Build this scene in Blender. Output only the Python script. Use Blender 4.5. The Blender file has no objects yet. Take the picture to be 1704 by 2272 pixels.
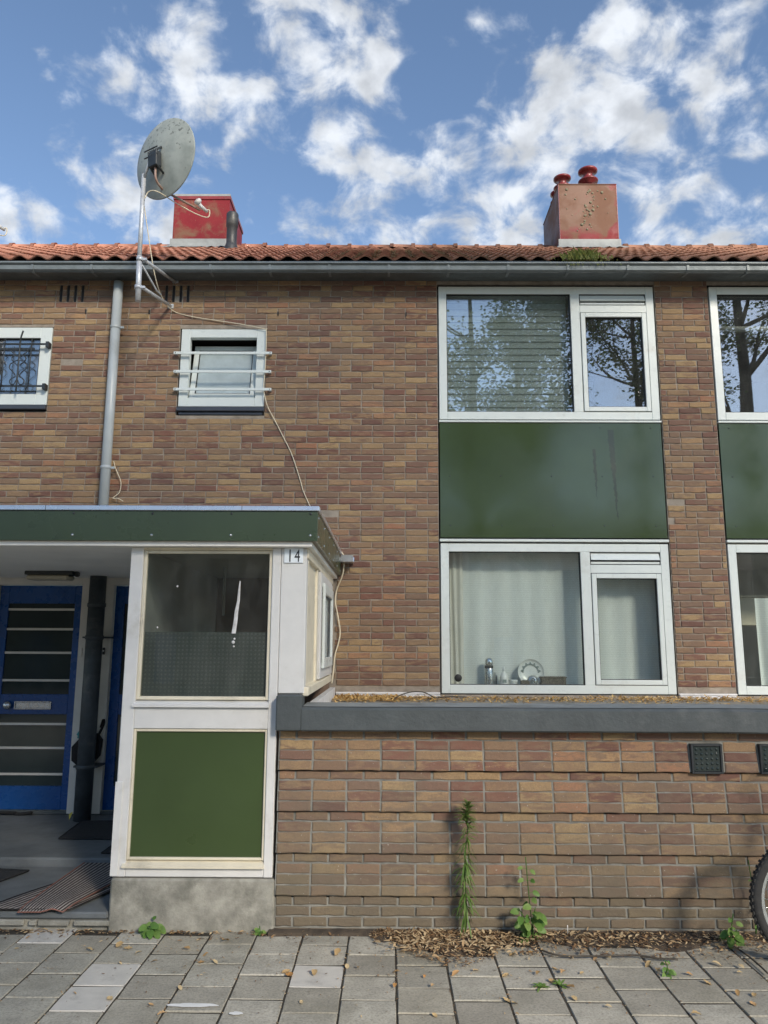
import bpy, bmesh, math, random
from mathutils import Vector, Matrix, noise as mnoise

RAD = math.radians
rng = random.Random(11)
S = bpy.context.scene
COL = S.collection

# ------------------------------------------------------------------ camera
PITCH, ROLL, YAW, FPX, CAM_H = RAD(9.918), RAD(-.26), RAD(.386), 1690.0, 1.72
_base = Matrix(((1, 0, 0), (0, 0, 1), (0, -1, 0)))
_rr = Matrix(((math.cos(ROLL), -math.sin(ROLL), 0), (math.sin(ROLL), math.cos(ROLL), 0), (0, 0, 1)))
_rp = Matrix(((1, 0, 0), (0, math.cos(PITCH), -math.sin(PITCH)), (0, math.sin(PITCH), math.cos(PITCH))))
_ry = Matrix(((math.cos(YAW), -math.sin(YAW), 0), (math.sin(YAW), math.cos(YAW), 0), (0, 0, 1)))
CAMR = _ry @ _rp @ _base @ _rr            # image axes (right, down, forward) -> world
cam_d = bpy.data.cameras.new('camera')
cam = bpy.data.objects.new('camera', cam_d)
COL.objects.link(cam)
m = CAMR.to_4x4()
for i in range(3):
    m[i][1] *= -1
    m[i][2] *= -1
cam.matrix_world = Matrix.Translation((0, 0, CAM_H)) @ m
cam_d.sensor_fit = 'HORIZONTAL'
cam_d.sensor_width = 36
cam_d.lens = 36 * FPX / 1704
cam_d.clip_start = .05
cam_d.clip_end = 2000
S.camera = cam


def ray(px, py):
    """direction through a pixel of the 1704 x 2272 photograph"""
    return (CAMR @ Vector(((px - 852) / FPX, (py - 1136) / FPX, 1))).normalized()


# ------------------------------------------------------------------ sky and sun
SUN_EL, SUN_AZ = RAD(30), RAD(30)          # azimuth: how far to the right of straight behind the camera
SUN = Vector((math.sin(SUN_AZ) * math.cos(SUN_EL), -math.cos(SUN_AZ) * math.cos(SUN_EL), math.sin(SUN_EL)))
W = bpy.data.worlds.new('World')
S.world = W
W.use_nodes = True
wn, wl = W.node_tree.nodes, W.node_tree.links
wn.clear()


def wnode(t, **k):
    n = wn.new(t)
    for a, b in k.items():
        setattr(n, a, b)
    return n


def wmath(op, a, b=None, clamp=False):
    n = wnode('ShaderNodeMath', operation=op, use_clamp=clamp)
    for i, v in enumerate((a, b)):
        if v is None:
            continue
        if isinstance(v, (int, float)):
            n.inputs[i].default_value = v
        else:
            wl.new(v, n.inputs[i])
    return n.outputs[0]


out = wnode('ShaderNodeOutputWorld')
tc = wnode('ShaderNodeTexCoord')
sky = wnode('ShaderNodeTexSky')
sky.sky_type = 'NISHITA'
sky.sun_disc = False
sky.sun_elevation = SUN_EL
sky.sun_rotation = math.atan2(SUN.x, SUN.y)
sky.ozone_density = 2.0
sky.dust_density = .2
bg1 = wnode('ShaderNodeBackground')
bg1.inputs[1].default_value = .08
wl.new(sky.outputs[0], bg1.inputs[0])
# clouds: fractal noise on a flat cloud deck, a few heaps where the photograph has its larger ones
sep = wnode('ShaderNodeSeparateXYZ')
wl.new(tc.outputs['Generated'], sep.inputs[0])
zz = wmath('MAXIMUM', wmath('ADD', sep.outputs[2], .10), .06)
comb = wnode('ShaderNodeCombineXYZ')
wl.new(wmath('DIVIDE', sep.outputs[0], zz), comb.inputs[0])
wl.new(wmath('DIVIDE', sep.outputs[1], zz), comb.inputs[1])
n1 = wnode('ShaderNodeTexNoise')
n1.inputs['Scale'].default_value = 14
n1.inputs['Detail'].default_value = 9
n1.inputs['Roughness'].default_value = .56
n1.inputs['Distortion'].default_value = .25
cmap = wnode('ShaderNodeMapping')
cmap.inputs['Scale'].default_value = (1, 1, 1.35)
cmap.inputs['Location'].default_value = (3.1, .4, 1.7)
wl.new(tc.outputs['Generated'], cmap.inputs[0])
wl.new(cmap.outputs[0], n1.inputs['Vector'])
dens = wmath('ADD', wmath('MULTIPLY', n1.outputs[0], 1.0), -.02)
HEAPS = [(255, 240, 5.0, .17), (450, 120, 2.6, .15), (800, 250, 4.2, .13), (1090, 400, 5.5, .15), (870, 470, 3.0, .10),
         (1330, 280, 5.0, .14), (1180, 190, 3.6, .11), (1560, 280, 4.6, .11), (170, 470, 3.4, .13), (40, 500, 3.0, .12),
         (1370, 70, 4.2, .12), (700, 20, 4.0, .11), (380, -10, 3.4, .09), (620, 480, 2.6, .10), (1500, 500, 4.5, .08),
         (560, 250, 2.5, .06), (330, 500, 2.5, .10), (1100, 515, 3.0, .10), (700, 330, 2.2, .07), (1640, 180, 3.0, .08), (1000, 480, 2.5, .08), (640, 90, 1.8, .07), (860, 110, 1.3, .08), (470, 370, 1.6, .07), (1620, 520, 3.0, .09), (1010, 40, 1.6, .06),
         (100, 110, 5.5, -.12), (560, 100, 2.0, -.06), (950, 150, 3.0, -.05), (620, 380, 3.5, -.06), (30, 320, 3.5, -.07), (1000, 250, 2.0, -.05)]
for hx, hy, hr, ha in HEAPS:
    d = ray(hx, hy)
    dp = wnode('ShaderNodeVectorMath', operation='DOT_PRODUCT')
    wl.new(tc.outputs['Generated'], dp.inputs[0])
    dp.inputs[1].default_value = d
    mr = wnode('ShaderNodeMapRange')
    mr.interpolation_type = 'SMOOTHSTEP'
    wl.new(dp.outputs['Value'], mr.inputs[0])
    mr.inputs[1].default_value = math.cos(RAD(hr * 1.25))
    mr.inputs[2].default_value = 1
    mr.inputs[3].default_value = 0
    mr.inputs[4].default_value = ha
    dens = wmath('ADD', dens, mr.outputs[0])
mr = wnode('ShaderNodeMapRange')
mr.interpolation_type = 'SMOOTHSTEP'
wl.new(dens, mr.inputs[0])
mr.inputs[1].default_value = .505
mr.inputs[2].default_value = .74
ramp = wnode('ShaderNodeValToRGB')
wl.new(dens, ramp.inputs[0])
ce = ramp.color_ramp.elements
ce[0].position, ce[0].color = .50, (.62, .72, .88, 1)
ce[1].position, ce[1].color = .66, (.86, .90, .95, 1)
e = ce.new(.80)
e.color = (.78, .82, .88, 1)
n2 = wnode('ShaderNodeTexNoise')
n2.inputs['Scale'].default_value = 22
n2.inputs['Detail'].default_value = 6
wl.new(cmap.outputs[0], n2.inputs['Vector'])
mr2 = wnode('ShaderNodeMapRange')
wl.new(n2.outputs[0], mr2.inputs[0])
mr2.inputs[1].default_value, mr2.inputs[2].default_value = .35, .65
mr2.inputs[3].default_value, mr2.inputs[4].default_value = .72, 1.1
bg2 = wnode('ShaderNodeBackground')
wl.new(ramp.outputs[0], bg2.inputs[0])
CLOUD = wmath('MULTIPLY', mr2.outputs[0], .44)
wl.new(CLOUD, bg2.inputs[1])
mx = wnode('ShaderNodeMixShader')
wl.new(wmath('MULTIPLY', mr.outputs[0], .95), mx.inputs[0])
wl.new(bg1.outputs[0], mx.inputs[1])
wl.new(bg2.outputs[0], mx.inputs[2])
wl.new(mx.outputs[0], out.inputs[0])

sun_d = bpy.data.lights.new('sun', 'SUN')
sun_d.energy = 3.3
sun_d.angle = RAD(13)
sun_d.color = (1, .90, .76)
sun_o = bpy.data.objects.new('sun', sun_d)
COL.objects.link(sun_o)
sun_o.location = SUN * 60
sun_o.rotation_euler = (-SUN).to_track_quat('-Z', 'Y').to_euler()

S.view_settings.view_transform = 'Standard'
S.view_settings.look = 'None'
S.view_settings.gamma = 1
S.view_settings.use_curve_mapping = False
S.view_settings.exposure = 1.25


# ------------------------------------------------------------------ materials
MATS = {}


class NT:
    """small node-tree writer"""

    def __init__(self, name):
        self.m = bpy.data.materials.new(name)
        self.m.use_nodes = True
        self.n, self.l = self.m.node_tree.nodes, self.m.node_tree.links
        self.b = self.n['Principled BSDF']
        self.o = self.n['Material Output']

    def node(self, t, **k):
        n = self.n.new(t)
        for a, b in k.items():
            setattr(n, a, b)
        return n

    def put(self, sock, v):
        if isinstance(v, (int, float)):
            sock.default_value = v
        elif isinstance(v, tuple):
            sock.default_value = v if len(v) == 4 or sock.type == 'VECTOR' else (*v, 1)
        else:
            self.l.new(v, sock)

    def math(self, op, a, b=0.0, clamp=False):
        n = self.node('ShaderNodeMath', operation=op, use_clamp=clamp)
        self.put(n.inputs[0], a)
        self.put(n.inputs[1], b)
        return n.outputs[0]

    def pos(self):
        return self.node('ShaderNodeNewGeometry').outputs['Position']

    def objco(self):
        return self.node('ShaderNodeTexCoord').outputs['Object']

    def mapping(self, vec, scale=(1, 1, 1), rot=(0, 0, 0)):
        n = self.node('ShaderNodeMapping')
        self.l.new(vec, n.inputs[0])
        n.inputs['Scale'].default_value = scale
        n.inputs['Rotation'].default_value = rot
        return n.outputs[0]

    def noise(self, vec, scale, detail=4, rough=.55, dist=0.0):
        n = self.node('ShaderNodeTexNoise')
        if vec is not None:
            self.l.new(vec, n.inputs['Vector'])
        n.inputs['Scale'].default_value = scale
        n.inputs['Detail'].default_value = detail
        n.inputs['Roughness'].default_value = rough
        n.inputs['Distortion'].default_value = dist
        return n.outputs[0]

    def rng(self, v, a, b, c=0.0, d=1.0):
        n = self.node('ShaderNodeMapRange')
        self.put(n.inputs[0], v)
        for i, x in enumerate((a, b, c, d)):
            n.inputs[i + 1].default_value = x
        return n.outputs[0]

    def ramp(self, v, stops):
        n = self.node('ShaderNodeValToRGB')
        self.put(n.inputs[0], v)
        e = n.color_ramp.elements
        e[0].position, e[0].color = stops[0][0], (*stops[0][1], 1)
        e[1].position, e[1].color = stops[-1][0], (*stops[-1][1], 1)
        for p, c in stops[1:-1]:
            q = e.new(p)
            q.color = (*c, 1)
        return n.outputs[0]

    def mix(self, f, a, b, mode='MIX'):
        n = self.node('ShaderNodeMix', data_type='RGBA', blend_type=mode)
        self.put(n.inputs[0], f)
        self.put(n.inputs[6], a)
        self.put(n.inputs[7], b)
        return n.outputs[2]

    def bump(self, h, strength=.3, dist=.005):
        n = self.node('ShaderNodeBump')
        n.inputs['Strength'].default_value = strength
        n.inputs['Distance'].default_value = dist
        self.l.new(h, n.inputs['Height'])
        self.l.new(n.outputs[0], self.b.inputs['Normal'])

    def random(self, attr=None):
        if attr:
            n = self.node('ShaderNodeAttribute')
            n.attribute_name = attr
            return n.outputs['Fac']
        return self.node('ShaderNodeObjectInfo').outputs['Random']

    def done(self, rough=.6, color=None, metal=0.0, spec=None):
        if color is not None:
            self.put(self.b.inputs['Base Color'], color)
        self.put(self.b.inputs['Roughness'], rough)
        self.b.inputs['Metallic'].default_value = metal
        if spec is not None:
            self.b.inputs['Specular IOR Level'].default_value = spec
        MATS[self.m.name] = self.m
        return self.m


def plain(name, col, rough=.55, var=.12, scale=9, bump=0.0, metal=0.0, dirt=None, dirt_amt=.0, spec=None, bscale=60):
    """painted or bare surface with cloudy tone changes, optional dirt patches and fine relief"""
    t = NT(name)
    p = t.pos()
    n = t.noise(p, scale, 6, .6)
    c = t.mix(t.rng(n, .3, .7), tuple(x * (1 - var) for x in col), tuple(min(1, x * (1 + var)) for x in col))
    if dirt:
        dn = t.noise(p, scale * .55, 8, .68)
        c = t.mix(t.rng(dn, .55 - dirt_amt * .25, .78 - dirt_amt * .25, 0, .85), c, dirt)
    if bump:
        t.bump(t.noise(p, bscale, 5, .6), bump, .004)
    r = t.rng(t.noise(p, scale * 3, 3), .3, .7, max(.02, rough - .07), min(1, rough + .07))
    return t.done(r, c, metal, spec)


def brick_mat(name, attr, front=False):
    t = NT(name)
    p = t.pos()
    r = t.random(attr)
    off = t.node('ShaderNodeCombineXYZ')
    t.put(off.inputs[0], t.math('MULTIPLY', r, 37.0))
    t.put(off.inputs[2], t.math('MULTIPLY', r, 91.0))
    v = t.node('ShaderNodeVectorMath', operation='ADD')
    t.l.new(p, v.inputs[0])
    t.l.new(off.outputs[0], v.inputs[1])
    q = v.outputs[0]
    pal = [(0, (.150, .072, .058)), (.16, (.225, .105, .076)), (.34, (.21, .135, .096)), (.52, (.285, .18, .108)),
           (.70, (.34, .225, .122)), (.86, (.45, .31, .155)), (1, (.36, .165, .098))]
    c = t.ramp(r, pal)
    # sanded, two-tone clamp-fired faces: diagonal streaks of a second tone
    st = t.noise(t.mapping(q, (9, 9, 30), (0, RAD(24), 0)), 1.0, 4, .6, .5)
    r2 = t.math('FRACT', t.math('MULTIPLY', r, 7.31))
    c2 = t.ramp(r2, [(0, (.19, .115, .085)), (.35, (.41, .27, .14)), (.65, (.21, .14, .10)), (1, (.25, .125, .09))])
    c = t.mix(t.rng(st, .46, .60, 0, .75), c, c2)
    fine = t.noise(q, 95, 5, .7)
    c = t.mix(t.rng(fine, .35, .7, .0, .45), c, (.13, .095, .07))
    big = t.noise(p, 1.3, 4, .6)
    c = t.mix(t.rng(big, .32, .68, .0, .24), c, (.18, .15, .125))
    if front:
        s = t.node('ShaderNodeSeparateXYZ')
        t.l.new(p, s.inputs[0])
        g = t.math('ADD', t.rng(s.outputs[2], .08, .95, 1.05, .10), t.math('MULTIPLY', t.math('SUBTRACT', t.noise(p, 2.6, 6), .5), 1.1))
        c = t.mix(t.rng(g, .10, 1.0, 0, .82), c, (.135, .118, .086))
        sp = t.noise(p, 70, 2, .5)
        c = t.mix(t.rng(sp, .72, .76, 0, .6), c, (.5, .48, .43))
    t.bump(t.math('ADD', t.noise(q, 60, 6, .7), t.math('MULTIPLY', t.noise(q, 18, 3), 1.5)), .55, .006)
    return t.done(.93, c, spec=.25)


brick_mat('brick_clay', None)
brick_mat('brick_clay_joined', 'rnd')
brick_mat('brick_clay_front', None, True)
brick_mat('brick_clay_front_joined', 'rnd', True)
plain('mortar', (.29, .25, .205), .95, .25, 14, .5)
plain('mortar_grey', (.235, .23, .205), .95, .22, 12, .6, dirt=(.10, .10, .085), dirt_amt=.3)
plain('upvc', (.66, .71, .685), .32, .03, 5, dirt=(.50, .50, .45), dirt_amt=-.15)
plain('white_paint', (.66, .655, .635), .45, .05, 7, .08, dirt=(.46, .44, .38), dirt_amt=-.05)
plain('cream_paint', (.70, .64, .50), .5, .06, 7, .1, dirt=(.4, .36, .28), dirt_amt=.0)
plain('jamb_paint', (.62, .59, .53), .55, .08, 6, .1)
plain('rubber', (.012, .013, .014), .6, .2, 20)
plain('plate_enamel', (.80, .86, .90), .3, .03, 9, dirt=(.5, .5, .48), dirt_amt=-.1)
plain('alu', (.78, .80, .84), .3, .06, 6, metal=.85)
plain('zinc', (.19, .215, .22), .5, .16, 7, .05, metal=.2, dirt=(.12, .13, .12), dirt_amt=.1)
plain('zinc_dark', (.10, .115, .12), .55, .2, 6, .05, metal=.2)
plain('pvc_grey', (.42, .46, .47), .35, .08, 3, dirt=(.25, .26, .25), dirt_amt=-.05)
plain('iron_dark', (.028, .033, .037), .45, .3, 9, .1, dirt=(.08, .085, .08), dirt_amt=.05)
plain('cast_iron', (.045, .055, .062), .55, .3, 8, .25, dirt=(.15, .15, .14), dirt_amt=0)
plain('galvanised', (.56, .58, .60), .45, .12, 22, metal=.35, dirt=(.25, .23, .2), dirt_amt=0)
plain('lead', (.22, .235, .235), .6, .2, 6, .2, dirt=(.22, .22, .2), dirt_amt=.1)
plain('soffit_paint', (.84, .82, .77), .7, .07, 2, .1)
plain('dark_gap', (.02, .02, .022), .9, .1, 5)
plain('interior_wall', (.72, .72, .70), .9, .06, 2)
plain('interior_dark', (.055, .055, .055), .9, .2, 2)  # near-black walls: the gloom of unlit rooms put into the colour
plain('sill_dark', (.05, .055, .068), .35, .15, 8)
plain('blue_paint', (.008, .062, .22), .28, .12, 3, .04)
plain('door_glass_dark', (.026, .038, .037), .08, .2, 2)
plain('coping_paint', (.066, .077, .080), .62, .18, 5, .75, dirt=(.13, .14, .14), dirt_amt=-.02, bscale=38)
plain('coping_top', (.24, .255, .25), .75, .2, 7, .6, dirt=(.12, .12, .11), dirt_amt=.1)
plain('roofing_felt', (.27, .25, .21), .9, .2, 6, .5, dirt=(.40, .33, .2), dirt_amt=.1)
plain('white_flash', (.68, .67, .66), .6, .08, 12, .5, dirt=(.35, .33, .3), dirt_amt=.1)
plain('concrete', (.29, .28, .24), .92, .34, 9, 1.0, dirt=(.13, .128, .105), dirt_amt=.30)
plain('step_paint', (.125, .138, .143), .7, .22, 4, .35, dirt=(.17, .175, .17), dirt_amt=.05)
plain('soil', (.055, .042, .030), 1, .4, 12, 1.0, dirt=(.12, .09, .06), dirt_amt=.2)
plain('bark', (.062, .053, .042), .95, .4, 6, 1.0, bscale=20)
plain('tyre', (.028, .028, .028), .75, .2, 30, .3, dirt=(.09, .085, .075), dirt_amt=.0)
plain('rim', (.66, .70, .71), .25, .08, 9, metal=.75)
plain('frame_paint', (.02, .03, .06), .3, .1, 9)
plain('plastic_black', (.015, .016, .018), .45, .2, 12)
plain('plastic_white', (.72, .72, .70), .4, .06, 12)
plain('steel', (.55, .56, .57), .28, .08, 12, metal=.9)
plain('asphalt', (.055, .055, .056), .9, .25, 3, .6)
plain('ceramic', (.74, .75, .72), .2, .04, 6)
plain('ceramic_print', (.28, .33, .32), .3, .3, 20)
plain('box_card', (.13, .11, .085), .7, .5, 45)
plain('teal_cloth', (.05, .26, .27), .8, .2, 10)
plain('black_cloth', (.012, .012, .013), .9, .2, 14, .3)
plain('flue_plastic', (.035, .037, .04), .5, .3, 9, .1, dirt=(.12, .12, .11), dirt_amt=.05)
plain('lamp_metal', (.03, .034, .03), .5, .2, 9)
plain('lamp_cover', (.45, .40, .29), .35, .08, 8)
plain('cable_cream', (.70, .62, .46), .5, .06, 30)
plain('cable_grey', (.26, .26, .27), .5, .1, 30)
plain('copper_arm', (.30, .19, .15), .5, .25, 12, .1, dirt=(.42, .38, .33), dirt_amt=.1)
plain('yellow_leaf', (.5, .42, .06), .6, .2, 30)
plain('facade_far', (.20, .14, .105), .9, .15, 3, .2)
plain('roof_far', (.22, .10, .065), .9, .2, 3)
plain('frosted_pane', (.40, .47, .48), .14, .12, 7, spec=.7)
plain('chrome', (.72, .73, .74), .15, .04, 9, metal=1.0)


def green_panel(name, col, stains=False, bumpy=.0, rough=.16, coat=True):
    t = NT(name)
    p = t.pos()
    c = t.mix(t.rng(t.noise(p, 1.6, 5), .3, .7), tuple(x * .9 for x in col), tuple(x * 1.12 for x in col))
    r = t.rng(t.noise(p, 2.2, 5, .6), .3, .7, rough - .04, rough + .10)
    if stains:
        s = t.node('ShaderNodeSeparateXYZ')
        t.l.new(p, s.inputs[0])
        wob = t.math('MULTIPLY', t.math('SUBTRACT', t.noise(t.mapping(p, (1, 1, 1)), 22, 3), .5), .05)
        for x0, slope, z0, z1, w in ((2.22, -.035, 2.95, 3.86, .034), (2.045, -.02, 3.15, 3.66, .018)):
            xx = t.math('ADD', t.math('SUBTRACT', s.outputs[0], x0), t.math('MULTIPLY', t.math('SUBTRACT', z1, s.outputs[2]), slope))
            dx = t.math('ABSOLUTE', t.math('ADD', xx, wob))
            taper = t.rng(s.outputs[2], z0, z1 - .1, .15, 1)
            f = t.math('MULTIPLY', t.rng(t.math('DIVIDE', dx, taper), w * .75, w, 1, 0),
                       t.math('MULTIPLY', t.math('GREATER_THAN', s.outputs[2], z0), t.math('LESS_THAN', s.outputs[2], z1)))
            c = t.mix(t.math('MULTIPLY', f, .8), c, (.020, .030, .020))
            r = t.math('ADD', r, t.math('MULTIPLY', f, .12), True)
    scr = t.noise(t.mapping(p, (30, 30, 8), (0, RAD(35), 0)), 1.2, 6, .75)
    c = t.mix(t.rng(scr, .72, .82, 0, .22), c, (.3, .33, .27))
    h = t.math('ADD', t.math('MULTIPLY', t.noise(t.mapping(p, (1, 1, 3.5)), 22, 3, .5), 1.0), t.math('MULTIPLY', t.noise(p, 5, 2), 1.0))
    t.bump(h, bumpy, .004)
    return t.done(r, c, spec=.6)


green_panel('panel_green', (.049, .073, .032), True, .05, .09)
green_panel('canopy_green', (.050, .072, .034), False, .02, .25)
green_panel('panel_olive', (.044, .070, .022), False, .06, .3)


def glass(name, refl=.13, tint=(.93, .96, .95), rough=0.0, dots=False):
    t = NT(name)
    lw = t.node('ShaderNodeLayerWeight')
    lw.inputs[0].default_value = .5
    f = t.math('ADD', t.math('MULTIPLY', t.math('POWER', lw.outputs['Facing'], 4.0), .6), refl, True)
    tr = t.node('ShaderNodeBsdfTransparent')
    tr.inputs[0].default_value = (*tint, 1)
    gl = t.node('ShaderNodeBsdfGlossy')
    gl.inputs['Roughness'].default_value = rough
    gl.inputs['Color'].default_value = (.95, .97, 1, 1)
    bp = t.node('ShaderNodeBump')
    bp.inputs['Strength'].default_value = .02
    bp.inputs['Distance'].default_value = .01
    t.l.new(t.noise(t.pos(), 2.2, 2, .4), bp.inputs['Height'])
    t.l.new(bp.outputs[0], gl.inputs['Normal'])
    sh = t.node('ShaderNodeMixShader')
    t.put(sh.inputs[0], f)
    t.l.new(tr.outputs[0], sh.inputs[1])
    t.l.new(gl.outputs[0], sh.inputs[2])
    last = sh.outputs[0]
    # thin film of dust
    df = t.node('ShaderNodeBsdfDiffuse')
    df.inputs[0].default_value = (.5, .5, .47, 1)
    sh2 = t.node('ShaderNodeMixShader')
    dn = t.noise(t.mapping(t.pos(), (3, 3, 1)), 3, 7, .7)
    t.put(sh2.inputs[0], t.rng(dn, .4, .8, .015, .07))
    t.l.new(last, sh2.inputs[1])
    t.l.new(df.outputs[0], sh2.inputs[2])
    last = sh2.outputs[0]
    t.l.new(last, t.o.inputs['Surface'])
    MATS[name] = t.m
    return t.m


glass('window_glass', .06)
glass('coated_glass', .22)
glass('porch_glass', .03, (.75, .78, .76))


def film():
    t = NT('privacy_film')
    p = t.pos()
    vo = t.node('ShaderNodeTexVoronoi')
    vo.inputs['Scale'].default_value = 38
    vo.inputs['Randomness'].default_value = .0
    t.l.new(t.mapping(p, (1, 0, 1)), vo.inputs['Vector'])
    c = t.mix(t.rng(vo.outputs['Distance'], .14, .34, 1, 0), (.14, .15, .145), (.21, .22, .21))
    c = t.mix(t.rng(t.noise(p, 3, 6), .45, .7, 0, .5), c, (.10, .11, .105))
    t.bump(vo.outputs['Distance'], .4, .003)
    return t.done(.22, c, spec=.6)


film()


def tile_mat(name, attr=None):
    t = NT(name)
    p = t.pos()
    r = t.random(attr)
    c = t.ramp(r, [(0, (.27, .115, .078)), (.3, (.36, .165, .115)), (.6, (.39, .185, .13)), (.85, (.32, .15, .105)), (1, (.24, .12, .085))])
    s = t.node('ShaderNodeSeparateXYZ')
    t.l.new(p, s.inputs[0])
    browning = t.math('ADD', t.rng(s.outputs[0], -1.8, .6, 0, .75), t.math('MULTIPLY', t.math('SUBTRACT', t.noise(p, 2.2, 5), .5), .9))  # tiles turn browner from the middle towards the right
    c = t.mix(t.rng(browning, .1, 1.0, 0, .72), c, (.19, .115, .075))
    li = t.noise(p, 26, 7, .7)
    c = t.mix(t.rng(li, .58, .70, 0, .5), c, (.30, .26, .17))
    c = t.mix(t.rng(t.noise(p, 9, 5, .7), .55, .8, 0, .5), c, (.11, .075, .055))
    t.bump(t.noise(p, 70, 5, .7), .4, .004)
    return t.done(.85, c, spec=.3)


tile_mat('roof_clay')
tile_mat('roof_clay_joined', 'rnd')


def chimney_mat():
    t = NT('chimney_red')
    p = t.pos()
    n = t.noise(p, 1.5, 4, .5)
    c = t.mix(t.rng(n, .35, .65), (.135, .012, .018), (.19, .020, .025))
    g = t.noise(p, 2.6, 9, .62, .4)
    s = t.node('ShaderNodeSeparateXYZ')
    t.l.new(p, s.inputs[0])
    right = t.math('GREATER_THAN', s.outputs[0], 0.0)
    edge = t.math('ADD', t.rng(s.outputs[2], 7.75, 8.15, -.12, .26), t.rng(s.outputs[0], 3.3, 3.5, .0, -.22))
    g2 = t.math('ADD', g, t.math('MULTIPLY', right, edge))
    c = t.mix(t.rng(g2, .50, .62, 0, .9), c, (.150, .088, .058))
    sp = t.noise(p, 30, 6, .75)
    c = t.mix(t.rng(sp, .62, .68, 0, .6), c, (.22, .19, .12))
    return t.done(t.rng(g, .4, .6, .45, .75), c, spec=.18)


chimney_mat()
plain('cowl_red', (.17, .022, .026), .4, .2, 6, dirt=(.16, .08, .06), dirt_amt=.1)
plain('lichen', (.17, .16, .11), .95, .3, 30, .8)


def paving_mat(name):
    t = NT(name)
    p = t.pos()
    oi = t.node('ShaderNodeObjectInfo')
    r = oi.outputs['Random']
    c = t.ramp(r, [(0, (.33, .305, .25)), (.35, (.42, .40, .33)), (.7, (.50, .475, .40)), (1, (.38, .35, .275))])
    c = t.mix(t.rng(t.noise(p, 5, 6, .65), .35, .7, 0, .6), c, (.22, .21, .175))
    c = t.mix(t.rng(t.noise(p, 1.7, 7, .7), .48, .66, 0, .5), c, (.19, .18, .135))
    c = t.mix(t.rng(t.noise(p, 11, 5, .7), .62, .72, 0, .5), c, (.13, .125, .11))
    gr = t.noise(p, 75, 4, .75)
    c = t.mix(t.rng(gr, .45, .68, 0, .5), c, (.10, .095, .085))
    c = t.mix(t.rng(t.noise(p, 120, 2, .6), .66, .72, 0, .6), c, (.42, .41, .38))
    t.bump(t.math('ADD', gr, t.math('MULTIPLY', t.noise(p, 30, 4), .8)), .5, .004)
    return t.done(.93, c, spec=.25)


paving_mat('paving_concrete')
plain('paving_pale', (.50, .48, .43), .85, .10, 9, .3, dirt=(.22, .21, .19), dirt_amt=.0, bscale=120)
plain('sand_joint', (.038, .033, .024), 1, .4, 25, .8)


def leaf_mat(name, stops, transl=.3, attr='rnd', rough=.5):
    t = NT(name)
    r = t.random(attr)
    c = t.ramp(r, stops)
    t.done(rough, c, spec=.35)
    tl = t.node('ShaderNodeBsdfTranslucent')
    t.put(tl.inputs[0], c)
    sh = t.node('ShaderNodeMixShader')
    sh.inputs[0].default_value = transl
    t.l.new(t.b.outputs[0], sh.inputs[1])
    t.l.new(tl.outputs[0], sh.inputs[2])
    t.l.new(sh.outputs[0], t.o.inputs['Surface'])
    return t.m


leaf_mat('tree_leaf', [(0, (.035, .065, .018)), (.5, (.06, .105, .028)), (1, (.11, .15, .04))], .4)
leaf_mat('weed_leaf', [(0, (.07, .16, .03)), (.5, (.11, .22, .045)), (1, (.20, .30, .08))], .3)
leaf_mat('fleabane_leaf', [(0, (.08, .15, .035)), (.5, (.14, .23, .05)), (1, (.28, .36, .12))], .25)
leaf_mat('dry_grass', [(0, (.16, .20, .04)), (.5, (.30, .29, .08)), (1, (.10, .16, .03))], .3)
DRY = [(0, (.09, .05, .028)), (.25, (.16, .095, .05)), (.5, (.28, .165, .08)), (.7, (.44, .30, .16)), (.88, (.58, .45, .27)), (1, (.15, .08, .04))]
leaf_mat('dead_leaf', DRY, .12, 'rnd', .7)
leaf_mat('dead_leaf_single', [(0, (.36, .22, .09)), (.3, (.50, .37, .19)), (.6, (.56, .44, .26)), (.85, (.50, .23, .06)), (1, (.42, .30, .15))], .12, None, .7)
leaf_mat('ledge_leaf', [(0, (.40, .22, .07)), (.3, (.58, .37, .13)), (.6, (.70, .50, .22)), (1, (.50, .27, .08))], .12, 'rnd', .7)
leaf_mat('roof_moss', [(0, (.12, .085, .035)), (.5, (.38, .26, .09)), (1, (.26, .23, .06))], .1, 'rnd', .9)


def net_mat():
    t = NT('net_curtain')
    p = t.pos()
    wv = t.node('ShaderNodeTexWave')
    wv.wave_type = 'BANDS'
    wv.bands_direction = 'Z'
    wv.inputs['Scale'].default_value = 14
    wv.inputs['Distortion'].default_value = .3
    t.l.new(p, wv.inputs['Vector'])
    d = t.node('ShaderNodeBsdfDiffuse')
    d.inputs[0].default_value = (.86, .89, .86, 1)
    tl = t.node('ShaderNodeBsdfTranslucent')
    tl.inputs[0].default_value = (.8, .82, .8, 1)
    a = t.node('ShaderNodeMixShader')
    a.inputs[0].default_value = .15
    t.l.new(d.outputs[0], a.inputs[1])
    t.l.new(tl.outputs[0], a.inputs[2])
    tr = t.node('ShaderNodeBsdfTransparent')
    b = t.node('ShaderNodeMixShader')
    t.put(b.inputs[0], t.rng(wv.outputs['Fac'], 0, 1, .88, .95))
    t.l.new(tr.outputs[0], b.inputs[1])
    t.l.new(a.outputs[0], b.inputs[2])
    t.l.new(b.outputs[0], t.o.inputs['Surface'])
    MATS['net_curtain'] = t.m


net_mat()
plain('curtain_cloth', (.62, .60, .54), .9, .06, 5)
plain('blind_slat', (.40, .45, .43), .5, .05, 4)


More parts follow.
